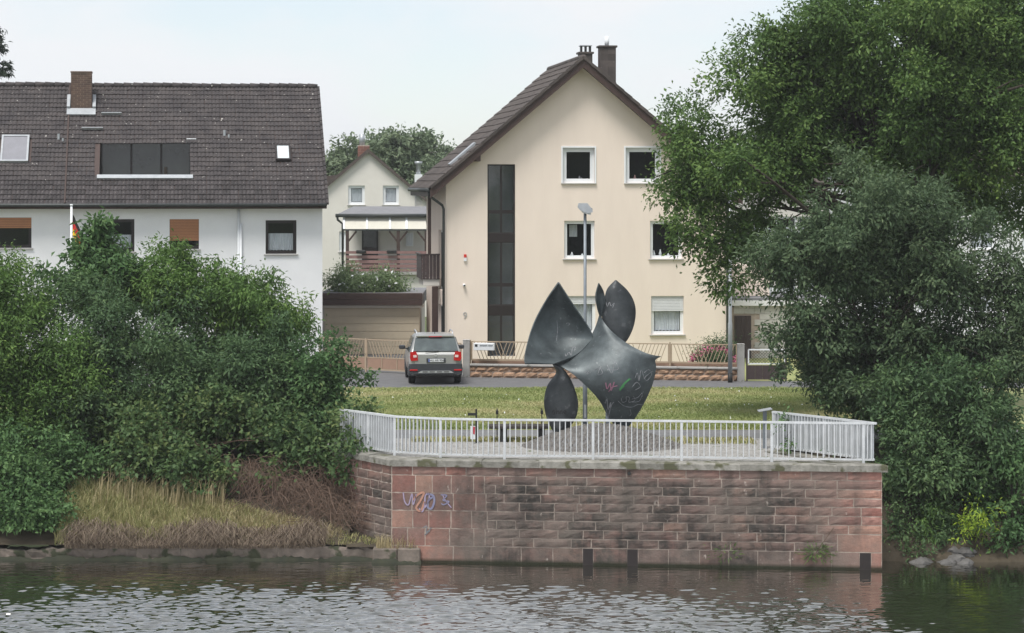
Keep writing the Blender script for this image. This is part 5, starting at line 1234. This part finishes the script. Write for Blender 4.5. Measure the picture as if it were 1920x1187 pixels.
# houses glimpsed through the oak
def simple_house(px0, px1, pye, pyr, Y, lab, wm, depth=9, ridge_along=True):
    f = empty('rear_house', (gx(px0, Y), Y, GZ), 0, lab, 'house'); W_ = gx(px1, Y) - gx(px0, Y); ze_ = gz(pye, Y) - GZ; zr_ = gz(pyr, Y + depth / 2) - GZ
    ws = [(W_ * (k + .25) / 4, W_ * (k + .25) / 4 + 1.1, z, z + 1.3) for k in range(4) for z in (1.0, 3.8) if z + 1.5 < ze_]
    facade([(0, -.2), (W_, -.2), (W_, ze_), (0, ze_)], ws).build('front_wall', wm, f)
    MB().add([(0, 0, -.2), (0, depth, -.2), (0, depth, ze_), (0, depth / 2, zr_), (0, 0, ze_), (W_, 0, -.2), (W_, depth, -.2), (W_, depth, ze_), (W_, depth / 2, zr_), (W_, 0, ze_)], [(0, 1, 2, 3, 4), (5, 9, 8, 7, 6), (1, 2, 7, 6)]).build('side_wall', wm, f)
    for rc in ws: window(f, rc, 0, curtain=.6)
    for s_, y0 in ((1, -.4), (-1, depth + .4)):
        MB().add([(-.3, y0, ze_ - .2), (W_ + .3, y0, ze_ - .2), (W_ + .3, depth / 2, zr_), (-.3, depth / 2, zr_), (-.3, y0, ze_), (W_ + .3, y0, ze_), (W_ + .3, depth / 2, zr_ + .2), (-.3, depth / 2, zr_ + .2)], [(0, 1, 2, 3), (4, 5, 6, 7), (0, 1, 5, 4), (0, 3, 7, 4), (1, 2, 6, 5)]).build('roof_slope', 'old_tile', f)
simple_house(1600, 1990, 330, 195, 112, 'white house with brown roof half hidden behind the big oak crown', 'white_stucco')
simple_house(1400, 1570, 345, 292, 125, 'distant beige house with brown roof glimpsed between oak and gable house', 'cream_stucco')
# radio mast on the horizon
ms = empty('radio_mast', (gx(777, 420), 420, GZ), 0, 'thin distant lattice radio mast above the background trees', 'mast'); h = gz(240, 420) - GZ
MB().tube([(0, 0, -1), (0, 0, h)], [.35, .1], 6).build('shaft', 'zinc', ms)

# ================================================================== CAR
def car():
    cr = empty('parked_car', (gx(817, 84.0), 84.0, GZ + .002), R(4.8), 'silver grey compact off-road car parked with its rear to the lawn', 'car')
    top = [(.0, 1.00), (.07, 1.08), (.12, 1.14), (.40, 1.56), (.52, 1.625), (.9, 1.65), (1.6, 1.665), (2.3, 1.63), (2.6, 1.58), (3.25, 1.12), (3.5, 1.04), (3.95, .96), (4.15, .82)]
    V, Fc = [], []; belt = 1.0
    for y, t in top:
        en = .90 if y > 3.9 else 1; re = .965 if y < .05 else (.985 if y < .1 else 1)
        pts = [(.80, .32), (.865, .42), (.89, .62), (.885, .85), (.865, min(belt, t - .01))]
        for f in (.25, .55, .82, .95, 1):
            z = min(belt, t - .01) + max(.01, t - belt) * f; w_ = .865 - .21 * max(0, (z - belt)) / .65
            if f == .95: w_ -= .05
            if f == 1: w_ -= .22
            pts.append((w_, z))
        half = [(-w_ * en * re, z) for w_, z in pts]; ring = half + [(-x, z) for x, z in half[::-1]]
        V += [(x, y, z) for x, z in ring]
    n_ = 20
    for j in range(len(top) - 1):
        for i in range(n_ - 1): Fc.append((j * n_ + i, j * n_ + i + 1, (j + 1) * n_ + i + 1, (j + 1) * n_ + i))
        Fc.append((j * n_ + n_ - 1, j * n_, (j + 1) * n_, (j + 1) * n_ + n_ - 1))
    Fc.append(tuple(range(n_))); Fc.append(tuple(range((len(top) - 1) * n_, len(top) * n_)))
    MB().add(V, Fc).build('body', 'car_paint', cr, True)
    def quad(name, m, q, th=.01):
        q = [Vector(p) for p in q]; nn_ = (q[1] - q[0]).cross(q[3] - q[0]).normalized()
        return MB().add([p + nn_ * th for p in q] + [p - nn_ * .02 for p in q], [(0, 1, 2, 3), (7, 6, 5, 4), (0, 4, 5, 1), (1, 5, 6, 2), (2, 6, 7, 3), (3, 7, 4, 0)]).build(name, m, cr)
    mat('car_rear_glass', (.035, .045, .05), (.10, .125, .125), 1.7, .06, spec=.9)
    rw = quad('rear_window', 'car_rear_glass', [(-.76, .085, 1.11), (.76, .085, 1.11), (.66, .385, 1.545), (-.66, .385, 1.545)], .03)
    quad('spoiler', 'car_paint', [(-.64, .32, 1.60), (.64, .32, 1.60), (.62, .55, 1.655), (-.62, .55, 1.655)], .022)
    quad('brake_light', 'sign_red', [(-.22, .315, 1.585), (.22, .315, 1.585), (.22, .322, 1.602), (-.22, .322, 1.602)], .012)
    MB().bbox(-.70, .70, -.025, .1, .68, 1.03, .02).build('tailgate', 'car_paint', cr)
    for s_ in (-1, 1):
        MB().prism([(s_ * x, z) for x, z in ((.60, .82), (.82, .80), (.865, .90), (.85, 1.10), (.66, 1.12), (.61, 1.0))], 'y', -.045, .12).build('tail_light', 'tail_red', cr)
        MB().prism([(s_ * x, z) for x, z in ((.63, .93), (.75, .92), (.76, 1.0), (.65, 1.01))], 'y', -.055, -.046).build('lens', 'tail_clear', cr)
        MB().bbox(s_ * .74 - .13, s_ * .74 + .13, -.095, -.06, .475, .525, .008).build('reflector', 'tail_red', cr)
        MB().tube([(s_ * .60, .62, 1.66), (s_ * .61, .75, 1.73), (s_ * .62, 1.2, 1.745), (s_ * .61, 2.0, 1.74), (s_ * .59, 2.4, 1.63)], .022, 8).build('roof_rail', 'car_silver', cr, True)
        mr = MB().bbox(s_ * 1.02 - .11, s_ * 1.02 + .11, 2.62, 2.76, 1.03, 1.17, .03).build('mirror', 'car_plastic', cr); MB().bar((s_ * .84, 2.7, 1.04), (s_ * .95, 2.7, 1.07), .05, .04).build('mirror_arm', 'car_plastic', mr)
        quad('side_window', 'car_rear_glass', [(s_ * .868, .75, 1.05), (s_ * .868, 2.75, 1.05), (s_ * .715, 2.35, 1.52), (s_ * .715, .85, 1.54)][::s_ * 1 if s_ > 0 else -1], .012)
        for y_ in (.78, 3.36):
            wb = bpy.data.objects.new('wheel', None); link(wb, cr); wb.location = (s_ * .77, y_, .335)
            prof = [(.20, -.10), (.31, -.11), (.335, -.08), (.335, .08), (.31, .11), (.20, .10)]; VV, FF = [], []
            for a in range(24):
                an = 2 * math.pi * a / 24
                for r_, x in prof: VV.append((x, r_ * math.cos(an), r_ * math.sin(an)))
            for a in range(24):
                for i in range(6): FF.append((a * 6 + i, a * 6 + (i + 1) % 6, ((a + 1) % 24) * 6 + (i + 1) % 6, ((a + 1) % 24) * 6 + i))
            MB().add(VV, FF).build('tyre', 'tyre', wb, True); MB().tube([(s_ * -.02, 0, 0), (s_ * .07, 0, 0), (s_ * .085, 0, 0)], [.205, .20, .08], 20).build('rim', 'rim', wb)
            MB().tube([(s_ * .9 - 0, 0, 0), (s_ * .9, 0, 0)], .01, 3)
            MB().prism([(y_ + .40 * math.cos(a), .335 + .40 * math.sin(a)) for a in np.linspace(-.15, math.pi + .15, 16)], 'x', s_ * .70, s_ * .898).build('wheel_arch', 'car_plastic', cr)
    MB().prism([(-.885, .38), (-.84, .36), (.84, .36), (.885, .38), (.9, .56), (.885, .70), (.70, .705), (-.70, .705), (-.885, .70), (-.9, .56)], 'y', -.075, .14).build('bumper', 'car_plastic', cr)
    MB().prism([(-.60, .40), (.60, .40), (.52, .46), (.46, .475), (-.46, .475), (-.52, .46)], 'y', -.095, -.076).build('skid_plate', 'car_silver', cr)
    for k in range(4): x = -.36 + k * .24; MB().bbox(x - .085, x + .085, -.101, -.096, .425, .455, .0015).build('skid_slot', 'tar', cr)
    MB().prism([(-.6, .28), (.6, .28), (.78, .38), (-.78, .38)], 'y', .0, .3).build('underbody', 'tar', cr)
    MB().bbox(-.31, .33, -.045, -.027, .745, .90, .004).build('plate_recess', 'car_plastic', cr)
    pl = MB().bbox(-.25, .27, -.058, -.046, .765, .875, .003).build('number_plate', 'plate_white', cr); Bx('country_strip', 'plate_blue', pl, -.248, -.205, -.061, -.0585, .768, .872)
    text('plate_text', 'HU AR 956', .10, 'black_print', pl, (.035, -.060, .82))
    MB().tube([(0, -.027, .99), (0, -.04, .99)], .048, 14).build('emblem', 'car_silver', cr); MB().bar((-.35, .03, 1.10), (.1, .06, 1.13), .02, .02).build('wiper', 'tar', cr)
    MB().tube([(0, .7, 1.64), (0, .62, 1.90)], [.012, .005], 6).build('antenna', 'tar', cr)
    Bx('seam', 'tar', cr, -.70, .70, -.03, -.026, .70, .704)
car()

# ================================================================== TREES AND SHRUBS
# big oak on the right
def oak():
    Y = 73.0
    ell = [E(1690, 120, Y, 250, 190, 4.2), E(1500, 190, Y, 150, 120, 3.2), E(1345, 330, Y - 1, 95, 120, 2.2), E(1390, 470, Y - 1, 85, 75, 1.8), E(1590, 275, Y, 190, 80, 3.2), E(1850, 260, Y, 170, 190, 3.8),
           E(1580, 60, Y, 80, 60, 2.0), E(1800, 30, Y, 170, 110, 3.5), E(1430, 260, Y, 130, 90, 2.8), E(1290, 262, Y - 1, 50, 45, 1.3), E(1350, 535, Y - 1.5, 34, 40, .9), E(1290, 430, Y - 1, 60, 60, 1.4), E(1900, 120, Y, 120, 140, 3), E(1445, 135, Y, 62, 46, 1.5), E(1530, 20, Y, 40, 40, 1), E(1890, 390, Y - .5, 110, 50, 2.0), E(1470, 345, Y, 80, 50, 1.6), E(1350, 400, Y - 1, 80, 90, 1.6), E(1310, 300, Y - 1, 60, 50, 1.2), E(1425, 110, Y, 58, 42, 1.3), E(1398, 165, Y - .5, 52, 42, 1.2), E(1315, 222, Y - 1, 42, 38, 1.0), E(1500, 50, Y, 48, 50, 1.2)]
    return plant('oak_tree', 'tall broad oak with dense green crown behind the dark riverside shrubs', 'tree', (gx(1720, Y), Y, GZ), ell, '', .125, .075, 'oak_leaf', 101, .5, .95, .42, 205, .38, outl=.10, leaf_per=16, sprig=.2, nt=60, spray=.38)
oak()
def shrub(lab, base, ell, m, seed, L=.10, Wd=.04, **k):
    kw = dict(rmin=.3, rmax=.55, dens=.75, per=240, trunk=.07, group='riverside shrubs', nt=18); kw.update(k)
    return plant(k.pop('nm', 'shrub') if 'nm' in k else 'shrub', lab, 'shrub', base, ell, '', L, Wd, m, seed, **{a: b for a, b in kw.items() if a != 'nm'})
Y = 65.5
shrub('tall dense grey green shrub beside the right end of the railing', (gx(1620, Y), Y, GZ), [E(1610, 440, Y, 160, 120, 1.9), E(1560, 560, Y, 150, 130, 1.9), E(1690, 580, Y, 150, 180, 2.0), E(1600, 680, Y, 130, 110, 1.7), E(1640, 350, Y, 70, 50, 1.2), E(1500, 470, Y, 60, 70, 1.2), E(1720, 420, Y, 80, 80, 1.4)], 'olive_leaf', 111, .135, .06, outl=.16, trunk=.12, rmin=.4, rmax=.8, dens=.68, per=190, spray=.45, leaf_per=16)
shrub('loose olive green shrub with reddish tinge standing at the right bank', (gx(1850, 64.8), 64.8, GZ), [E(1850, 500, 64.8, 90, 90, 1.4), E(1900, 620, 64.8, 90, 140, 1.5), E(1800, 640, 64.8, 70, 80, 1.2)], 'olive_leaf', 114, .13, .055, outl=.2, dens=.9, rmin=.4, rmax=.75, per=180, spray=.45, leaf_per=16)
shrub('dark overhanging shrub filling the bank right of the sandstone wall', (gx(1740, 63.4), 63.4, 1.6), [E(1730, 760, 63.4, 120, 130, 1.3), E(1700, 880, 62.6, 60, 110, .9), E(1820, 800, 63.2, 120, 120, 1.3), E(1780, 930, 62.3, 110, 85, .8), E(1560, 742, 64.6, 60, 34, .9), E(1690, 960, 61.9, 34, 60, .5), E(1730, 1005, 61.5, 55, 34, .4)], 'dark_leaf', 117, .14, .065, outl=.16, dens=.75, rmin=.35, rmax=.65, per=180, spray=.35)
shrub('broad leaved green shrub hanging over the water at the right bank', (gx(1885, 61.8), 61.8, .6), [E(1890, 900, 62.0, 60, 70, .8), E(1890, 1000, 61.5, 70, 65, .6), E(1830, 1010, 61.6, 28, 40, .4)], 'walnut_leaf', 120, .14, .08, per=190, outl=.15, dens=.95)
plant('climbing_plant', 'leafy creeper climbing through the right hand railing return', 'plant', (gx(1475, 62.3), 62.3, 2.5), [E(1470, 790, 62.4, 14, 16, .2), E(1478, 820, 62.3, 10, 26, .15)], '', .10, .06, 'walnut_leaf', 171, .12, .2, 1.0, 170, .012, nt=4)
plant('climbing_plant', 'dark creeper hanging on the railing return before the shrubs', 'plant', (gx(1562, 61.4), 61.4, 2.5), [E(1560, 835, 61.4, 12, 24, .15), E(1578, 815, 61.3, 10, 18, .15)], '', .10, .06, 'dark_leaf', 174, .12, .2, 1.0, 170, .012, nt=4)
shrub('small lime yellow leafed plant at the waterside rocks', (gx(1825, 61.2), 61.2, .15), [E(1826, 995, 61.2, 22, 42, .3)], 'lime_leaf', 123, .12, .035, per=190, outl=.3, rmin=.15, rmax=.26, trunk=.015, group=None)
shrub('low dark undergrowth between the sandstone wall and the rocks', (gx(1705, 61.6), 61.6, .2), [E(1688, 985, 61.7, 30, 52, .35), E(1718, 1028, 61.2, 40, 20, .3), E(1795, 995, 61.9, 55, 34, .4), E(1745, 960, 62.0, 50, 40, .4)], 'dark_leaf', 129, .10, .05, rmin=.16, rmax=.3, per=210, trunk=.02, dens=.9)
shrub('small drooping green bush above the waterside rocks', (gx(1755, 61.6), 61.6, .3), [E(1755, 985, 61.7, 38, 48, .45)], 'bright_leaf', 126, .11, .03, droop=.7, rmin=.18, rmax=.3, trunk=.02, group=None, per=200)
# left shrubs
LB = lambda Y: lz(Y)
def lshrub(lab, px, Y, ell, m, seed, **k): return shrub(lab, (gx(px, Y), Y, LB(Y)), ell, m, seed, **k)
lshrub('young walnut tree with large leaves rising before the white house', 215, 69.0, [E(185, 455, 69, 44, 36, .9), E(150, 490, 69, 40, 26, .8), E(225, 505, 69, 40, 38, .9), E(195, 540, 69, 80, 45, 1.1)], 'walnut_leaf', 131, L=.19, Wd=.09, per=125, outl=.22, rmin=.25, rmax=.42, dens=1.1, spray=.4)
lshrub('bright green leafy bush sloping down towards the garage', 420, 68.5, [E(320, 540, 68.5, 85, 58, 1.3), E(420, 560, 68.5, 95, 60, 1.4), E(495, 605, 68.5, 78, 54, 1.3), E(305, 488, 68.5, 24, 18, .4), E(490, 528, 68.5, 20, 16, .4), E(390, 508, 68.5, 60, 26, .8), E(545, 592, 68.5, 34, 34, .6)], 'bright_leaf', 134, L=.14, Wd=.055, per=190, droop=.5, outl=.22, dens=1.0, spray=.35)
lshrub('wide dark green shrub in the middle of the river bank thicket', 350, 66.6, [E(250, 640, 66.6, 150, 85, 1.5), E(420, 690, 66.6, 160, 95, 1.6), E(530, 690, 66.6, 66, 60, 1.1), E(120, 585, 66.6, 95, 55, 1.2), E(320, 780, 66, 220, 75, 1.3), E(480, 760, 66, 120, 70, 1.2), E(150, 790, 65, 95, 65, 1.0), E(110, 680, 66.2, 90, 70, 1.0)], 'dark_leaf', 137, L=.12, Wd=.058, per=230, outl=.14, dens=.98, rmin=.4, rmax=.75, spray=.3, leaf_per=16)
lshrub('upright maple shrub at the right end of the bank thicket', 612, 66.0, [E(612, 690, 66, 42, 75, .9), E(612, 770, 65.6, 46, 50, .8), E(575, 730, 66, 40, 60, .8)], 'walnut_leaf', 140, L=.12, Wd=.075, per=240, outl=.2, dens=1.1)
lshrub('light green willow shrub at the left edge of the bank', 20, 65.6, [E(10, 640, 65.6, 95, 130, 1.5), E(-10, 500, 65.6, 34, 90, .8), E(60, 760, 65.2, 120, 90, 1.4), E(-60, 600, 65.6, 100, 160, 1.6), E(110, 700, 65.4, 70, 80, 1.1)], 'bright_leaf', 143, L=.115, Wd=.052, per=220, outl=.16, dens=.95, spray=.3, rmin=.35, rmax=.7)
lshrub('dense bush overhanging the water at the left bank', 40, 62.6, [E(50, 870, 63.2, 115, 95, 1.1), E(40, 970, 62.0, 105, 70, .8), E(90, 985, 61.7, 55, 48, .5), E(-60, 900, 62.8, 120, 130, 1.2), E(130, 850, 63.8, 70, 60, .7), E(55, 1010, 61.5, 85, 36, .35)], 'walnut_leaf', 146, L=.12, Wd=.07, per=210, outl=.16, dens=.9, rmin=.3, rmax=.6)
lshrub('bramble thicket with yellowing leaves beside the terrace wall', 430, 64.3, [E(270, 860, 63.6, 90, 55, .7), E(380, 885, 63.1, 100, 48, .5), E(470, 880, 62.9, 70, 42, .4), E(580, 815, 64.0, 80, 45, .7), E(640, 815, 63.4, 45, 36, .4), E(480, 800, 65, 170, 50, 1.0), E(660, 795, 63.9, 26, 40, .3), E(330, 800, 65, 150, 60, 1.0), E(670, 840, 62.9, 16, 26, .2), E(560, 850, 63.1, 60, 34, .4), E(645, 846, 62.8, 36, 26, .3), E(600, 846, 63.5, 60, 26, .4)], 'bramble_leaf', 149, L=.125, Wd=.09, per=190, outl=.25, trunk=.03, tr_m='dry_twig', dens=1.0, spray=.35)
# background trees and the spruce
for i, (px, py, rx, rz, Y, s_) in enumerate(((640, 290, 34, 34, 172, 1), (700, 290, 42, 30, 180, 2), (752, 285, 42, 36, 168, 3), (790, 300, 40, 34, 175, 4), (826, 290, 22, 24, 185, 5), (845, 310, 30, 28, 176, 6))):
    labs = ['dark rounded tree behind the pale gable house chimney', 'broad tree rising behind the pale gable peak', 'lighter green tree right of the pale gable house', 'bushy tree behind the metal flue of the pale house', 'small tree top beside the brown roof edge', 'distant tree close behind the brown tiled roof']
    plant('background_tree', labs[i], 'tree', (gx(px, Y), Y, GZ), [E(px, py, Y, rx, rz, 1.6), E(px + 8, py + 32, Y, rx * 1.1, rz, 1.6), E(px - 6, py + 70, Y, rx, rz * 1.4, 1.4)], '', .30, .17, 'hazed_leaf', 160 + 3 * i, .5, .9, .8, 46, .2, 'trees behind the houses', outl=.25, sprig=.28)
def spruce():
    X_, Y_ = gx(-8, 118), 118.0; o = empty('spruce_tree', (X_, Y_, GZ), 0, 'dark spruce top rising behind the roof of the white house', 'tree'); H = gz(48, 118) - GZ
    g = np.random.default_rng(77); MB().tube([(0, 0, 0), (0, 0, H)], [.25, .02], 8).build('trunk', 'bark', o, True); P, O = [], []
    for k in range(170):
        z = H * (1 - g.uniform(0, .75)); r = (H - z) * .30 + .25; a = g.uniform(0, 6.28); n = int(60 + r * 60); t = g.uniform(.1, 1, n)
        d = np.array((math.cos(a), math.sin(a), 0)); p = d[None] * (t * r)[:, None]; p[:, 2] = z - .35 * t * r + .28 * r * t ** 3; sd = np.array((-d[1], d[0], 0)); off_ = g.normal(0, .22, n) * (1.1 - t)
        p += sd[None] * off_[:, None]; p[:, 2] -= np.abs(g.normal(0, .06, n)); P.append(p); O.append(np.tile(d, (n, 1)) + sd[None] * off_[:, None])
    leaf_mesh('crown', np.concatenate(P), np.concatenate(O), .22, .05, 'spruce_leaf', o, 78, .2, .2)
spruce()
# ================================================================== BANK GROWTH
def bank_pts(n, seed, x0, x1, y0, y1):
    g = np.random.default_rng(seed); x = g.uniform(x0, x1, n); y = g.uniform(y0, y1, n); z = np.array([lz(v) for v in y]) - .02; return np.stack([x, y, z], 1)
def edge_y(x): return 61.33
Pm = bank_pts(26000, 81, -11.2, -3.0, 61.35, 63.7)
keep = (Pm[:, 1] < 61.5 + np.clip((-3.4 - Pm[:, 0]) / 6.0, 0, 1) * 2.0) ; Pm = Pm[keep]
hgt = (.10 + .34 * np.clip((-5.0 - Pm[:, 0]) / 4.5, 0, 1)) * (.75 + .4 * np.sin(Pm[:, 0] * 2.9 + Pm[:, 1] * 3) ** 2)
tag(blades('bank_grass', 'mixed_grass', Pm, hgt * 1.0, .02, (.12, -.15, .45), 82), 'long yellow green grass on the bank above the concrete ledge', 'grass', kind='stuff')
Pd = bank_pts(11000, 83, -10.9, -4.6, 61.22, 61.7)
tag(blades('dry_grass', 'dead_grass', Pd, .16 + .40 * g.uniform(0, 1, len(Pd)) ** 1.6 * (1 + .5 * np.sin(Pd[:, 0] * 2.3)), .02, (.05, -.75, .55), 84, bend=1.9), 'matted dead brown grass hanging over the concrete ledge', 'grass', kind='stuff')
Pt = bank_pts(500, 85, -10.5, -7.2, 62.4, 63.3)
tag(blades('tall_grass', 'dry_grass', Pt, .85, .02, (.15, -.05, .22), 86), 'tall dry straw coloured grass stalks before the bramble thicket', 'grass', kind='stuff')
Pf = bank_pts(9000, 87, -9.8, -4.2, 61.5, 63.2); Pf = Pf[Pf[:, 1] < 61.5 + np.clip((-3.4 - Pf[:, 0]) / 6.0, 0, 1) * 2.0]
tag(blades('straw_grass', 'dry_grass', Pf, .26, .014, (.1, -.1, .6), 88), 'straw coloured seeding grass on the bank beside the thicket', 'grass', kind='stuff')
Pw = np.stack([g.uniform(-3.3, -2.3, 420), g.uniform(60.82, 61.1, 420), np.full(420, .33)], 1)
tag(blades('grass_tuft', 'dry_grass', Pw, .38, .014, (0, -.05, .35), 89), 'dry grass tuft at the foot of the red wall by the ledge end', 'grass', kind='stuff')
# dead bramble canes beside the wall
dc = empty('dead_brambles', (-4.4, 63.0, LB(63.0)), 0, 'tangle of dead brown bramble canes against the side of the sandstone wall', 'brambles')
rg = random.Random(90); m = MB()
for k in range(1300):
    x, y = rg.uniform(-2.6, .9), rg.uniform(-1.25, .8)
    if y < -1.3 + .45 * max(0, -x): continue
    if x > .75 - (y + 1.1) * .62: continue
    z = lz(63.0 + y) - LB(63.0); a = rg.uniform(0, 6.28); ln_ = rg.uniform(.4, 1.3); hh = rg.uniform(.1, .75) * (1.25 - .35 * abs(y))
    dx, dy = math.cos(a) * ln_, math.sin(a) * ln_ * .35 - .1
    j3 = lambda: rg.uniform(-.12, .12)
    pts = [(x, y, z), (x + dx * .25 + j3(), y + dy * .3, z + hh * .9), (x + dx * .6 + j3(), y + dy * .65, z + hh + j3()), (x + dx + j3(), y + dy, z + hh * rg.uniform(.0, .7))]
    m.tube([tuple(q) for q in smooth_pts(pts, 3)], rg.uniform(.003, .008), 3, False)
tag(m.build('canes', 'dry_twig', dc, fix=False), kind='stuff')
# bank soil filler under the canes, rocks and driftwood at the right bank
rg = random.Random(95)
for i, (px, py, r_, lab) in enumerate(((1728, 1062, .16, 'flat pale grey rock lying apart from the rock heap at the waterline'), (1768, 1064, .17, 'wide grey rock at the river side of the rock heap'), (1795, 1052, .15, 'grey rock wedged in the middle of the waterline heap'), (1804, 1062, .19, 'largest grey rock of the heap at the waterline'), (1812, 1038, .14, 'grey rock on top of the heap beside the lime leafed plant'), (1790, 1034, .13, 'small dark rock at the back of the waterline heap'), (1783, 1058, .12, 'smallest grey rock between two larger ones at the water'))):
    Y = 60.75 - (py - 1062) * -.0 + (1066 - py) * .018; bm_ = bmesh.new(); bmesh.ops.create_icosphere(bm_, subdivisions=3, radius=1)
    r_ *= 1.55; sx, sy, sz = r_ * rg.uniform(1.1, 1.6), r_ * 1.0, r_ * rg.uniform(.6, .85); off_ = Vector((rg.uniform(0, 9), rg.uniform(0, 9), rg.uniform(0, 9)))
    from mathutils import noise as mn
    for v in bm_.verts:
        d = 1 + .35 * mn.noise(v.co * 1.1 + off_) + .12 * mn.noise(v.co * 3 + off_); d -= .12 * max(0, mn.cell(v.co * 1.5 + off_)); v.co = Vector((v.co.x * sx, v.co.y * sy, v.co.z * sz)) * d
    me = bpy.data.meshes.new('rock'); bm_.to_mesh(me); bm_.free(); me.materials.append(MT['rock'])
    o = link(bpy.data.objects.new('rock', me)); o.location = at(px, py, Y) ; o.rotation_euler = (0, 0, rg.uniform(0, 3)); tag(o, lab, 'rock', 'rocks at the waterline')
db = MB().tube([at(1690, 1062, 60.8), at(1712, 1064, 60.75)], [.02, .012], 6).tube([at(1722, 1072, 60.6), at(1750, 1064, 60.9)], [.015, .01], 6).build('driftwood', 'dry_twig'); tag(db, 'pale driftwood sticks lying at the waterline beside rocks', 'driftwood')
# weeds rooted in the wall joints
for px, py, lab, sd in ((1530, 1036, 'green weed with long stalk rooted low in the sandstone wall', 201), (1365, 1038, 'small green weed rooted in a wall joint above the water', 204)):
    h = wf.hit(px, py); wv = wf.world(h.x, -.04, h.z); o = empty('wall_weed', wv, 0, lab, 'weed'); g = np.random.default_rng(sd); n = 200 if px > 1400 else 60
    q = g.normal(size=(n, 3)) * np.array((.16, .05, .09)); q[:, 1] = -np.abs(q[:, 1]); leaf_mesh('foliage', q, q / .1, .09, .02, 'bright_leaf', o, sd)
    MB().tube([(0, 0, 0), (.12, -.06, .2), (.42, -.08, .62)] if px > 1400 else [(0, 0, 0), (0, -.06, .05)], .008, 5).build('stem', 'twig', o)

# ================================================================== THIN SUMMER HAZE
hz = MB().box(-1600, 1600, -1550, 1550, -2.2, 26).build('haze', 'concrete'); hz['kind'] = 'stuff'
hm = bpy.data.materials.new('haze'); hm.use_nodes = True; hn = hm.node_tree.nodes; hn.remove(hn['Principled BSDF'])
pv = hn.new('ShaderNodeVolumePrincipled'); pv.inputs['Color'].default_value = (.93, .95, .97, 1); pv.inputs['Density'].default_value = .00032; pv.inputs['Anisotropy'].default_value = .2
hm.node_tree.links.new(pv.outputs[0], hn['Material Output'].inputs['Volume']); hz.data.materials.clear(); hz.data.materials.append(hm)
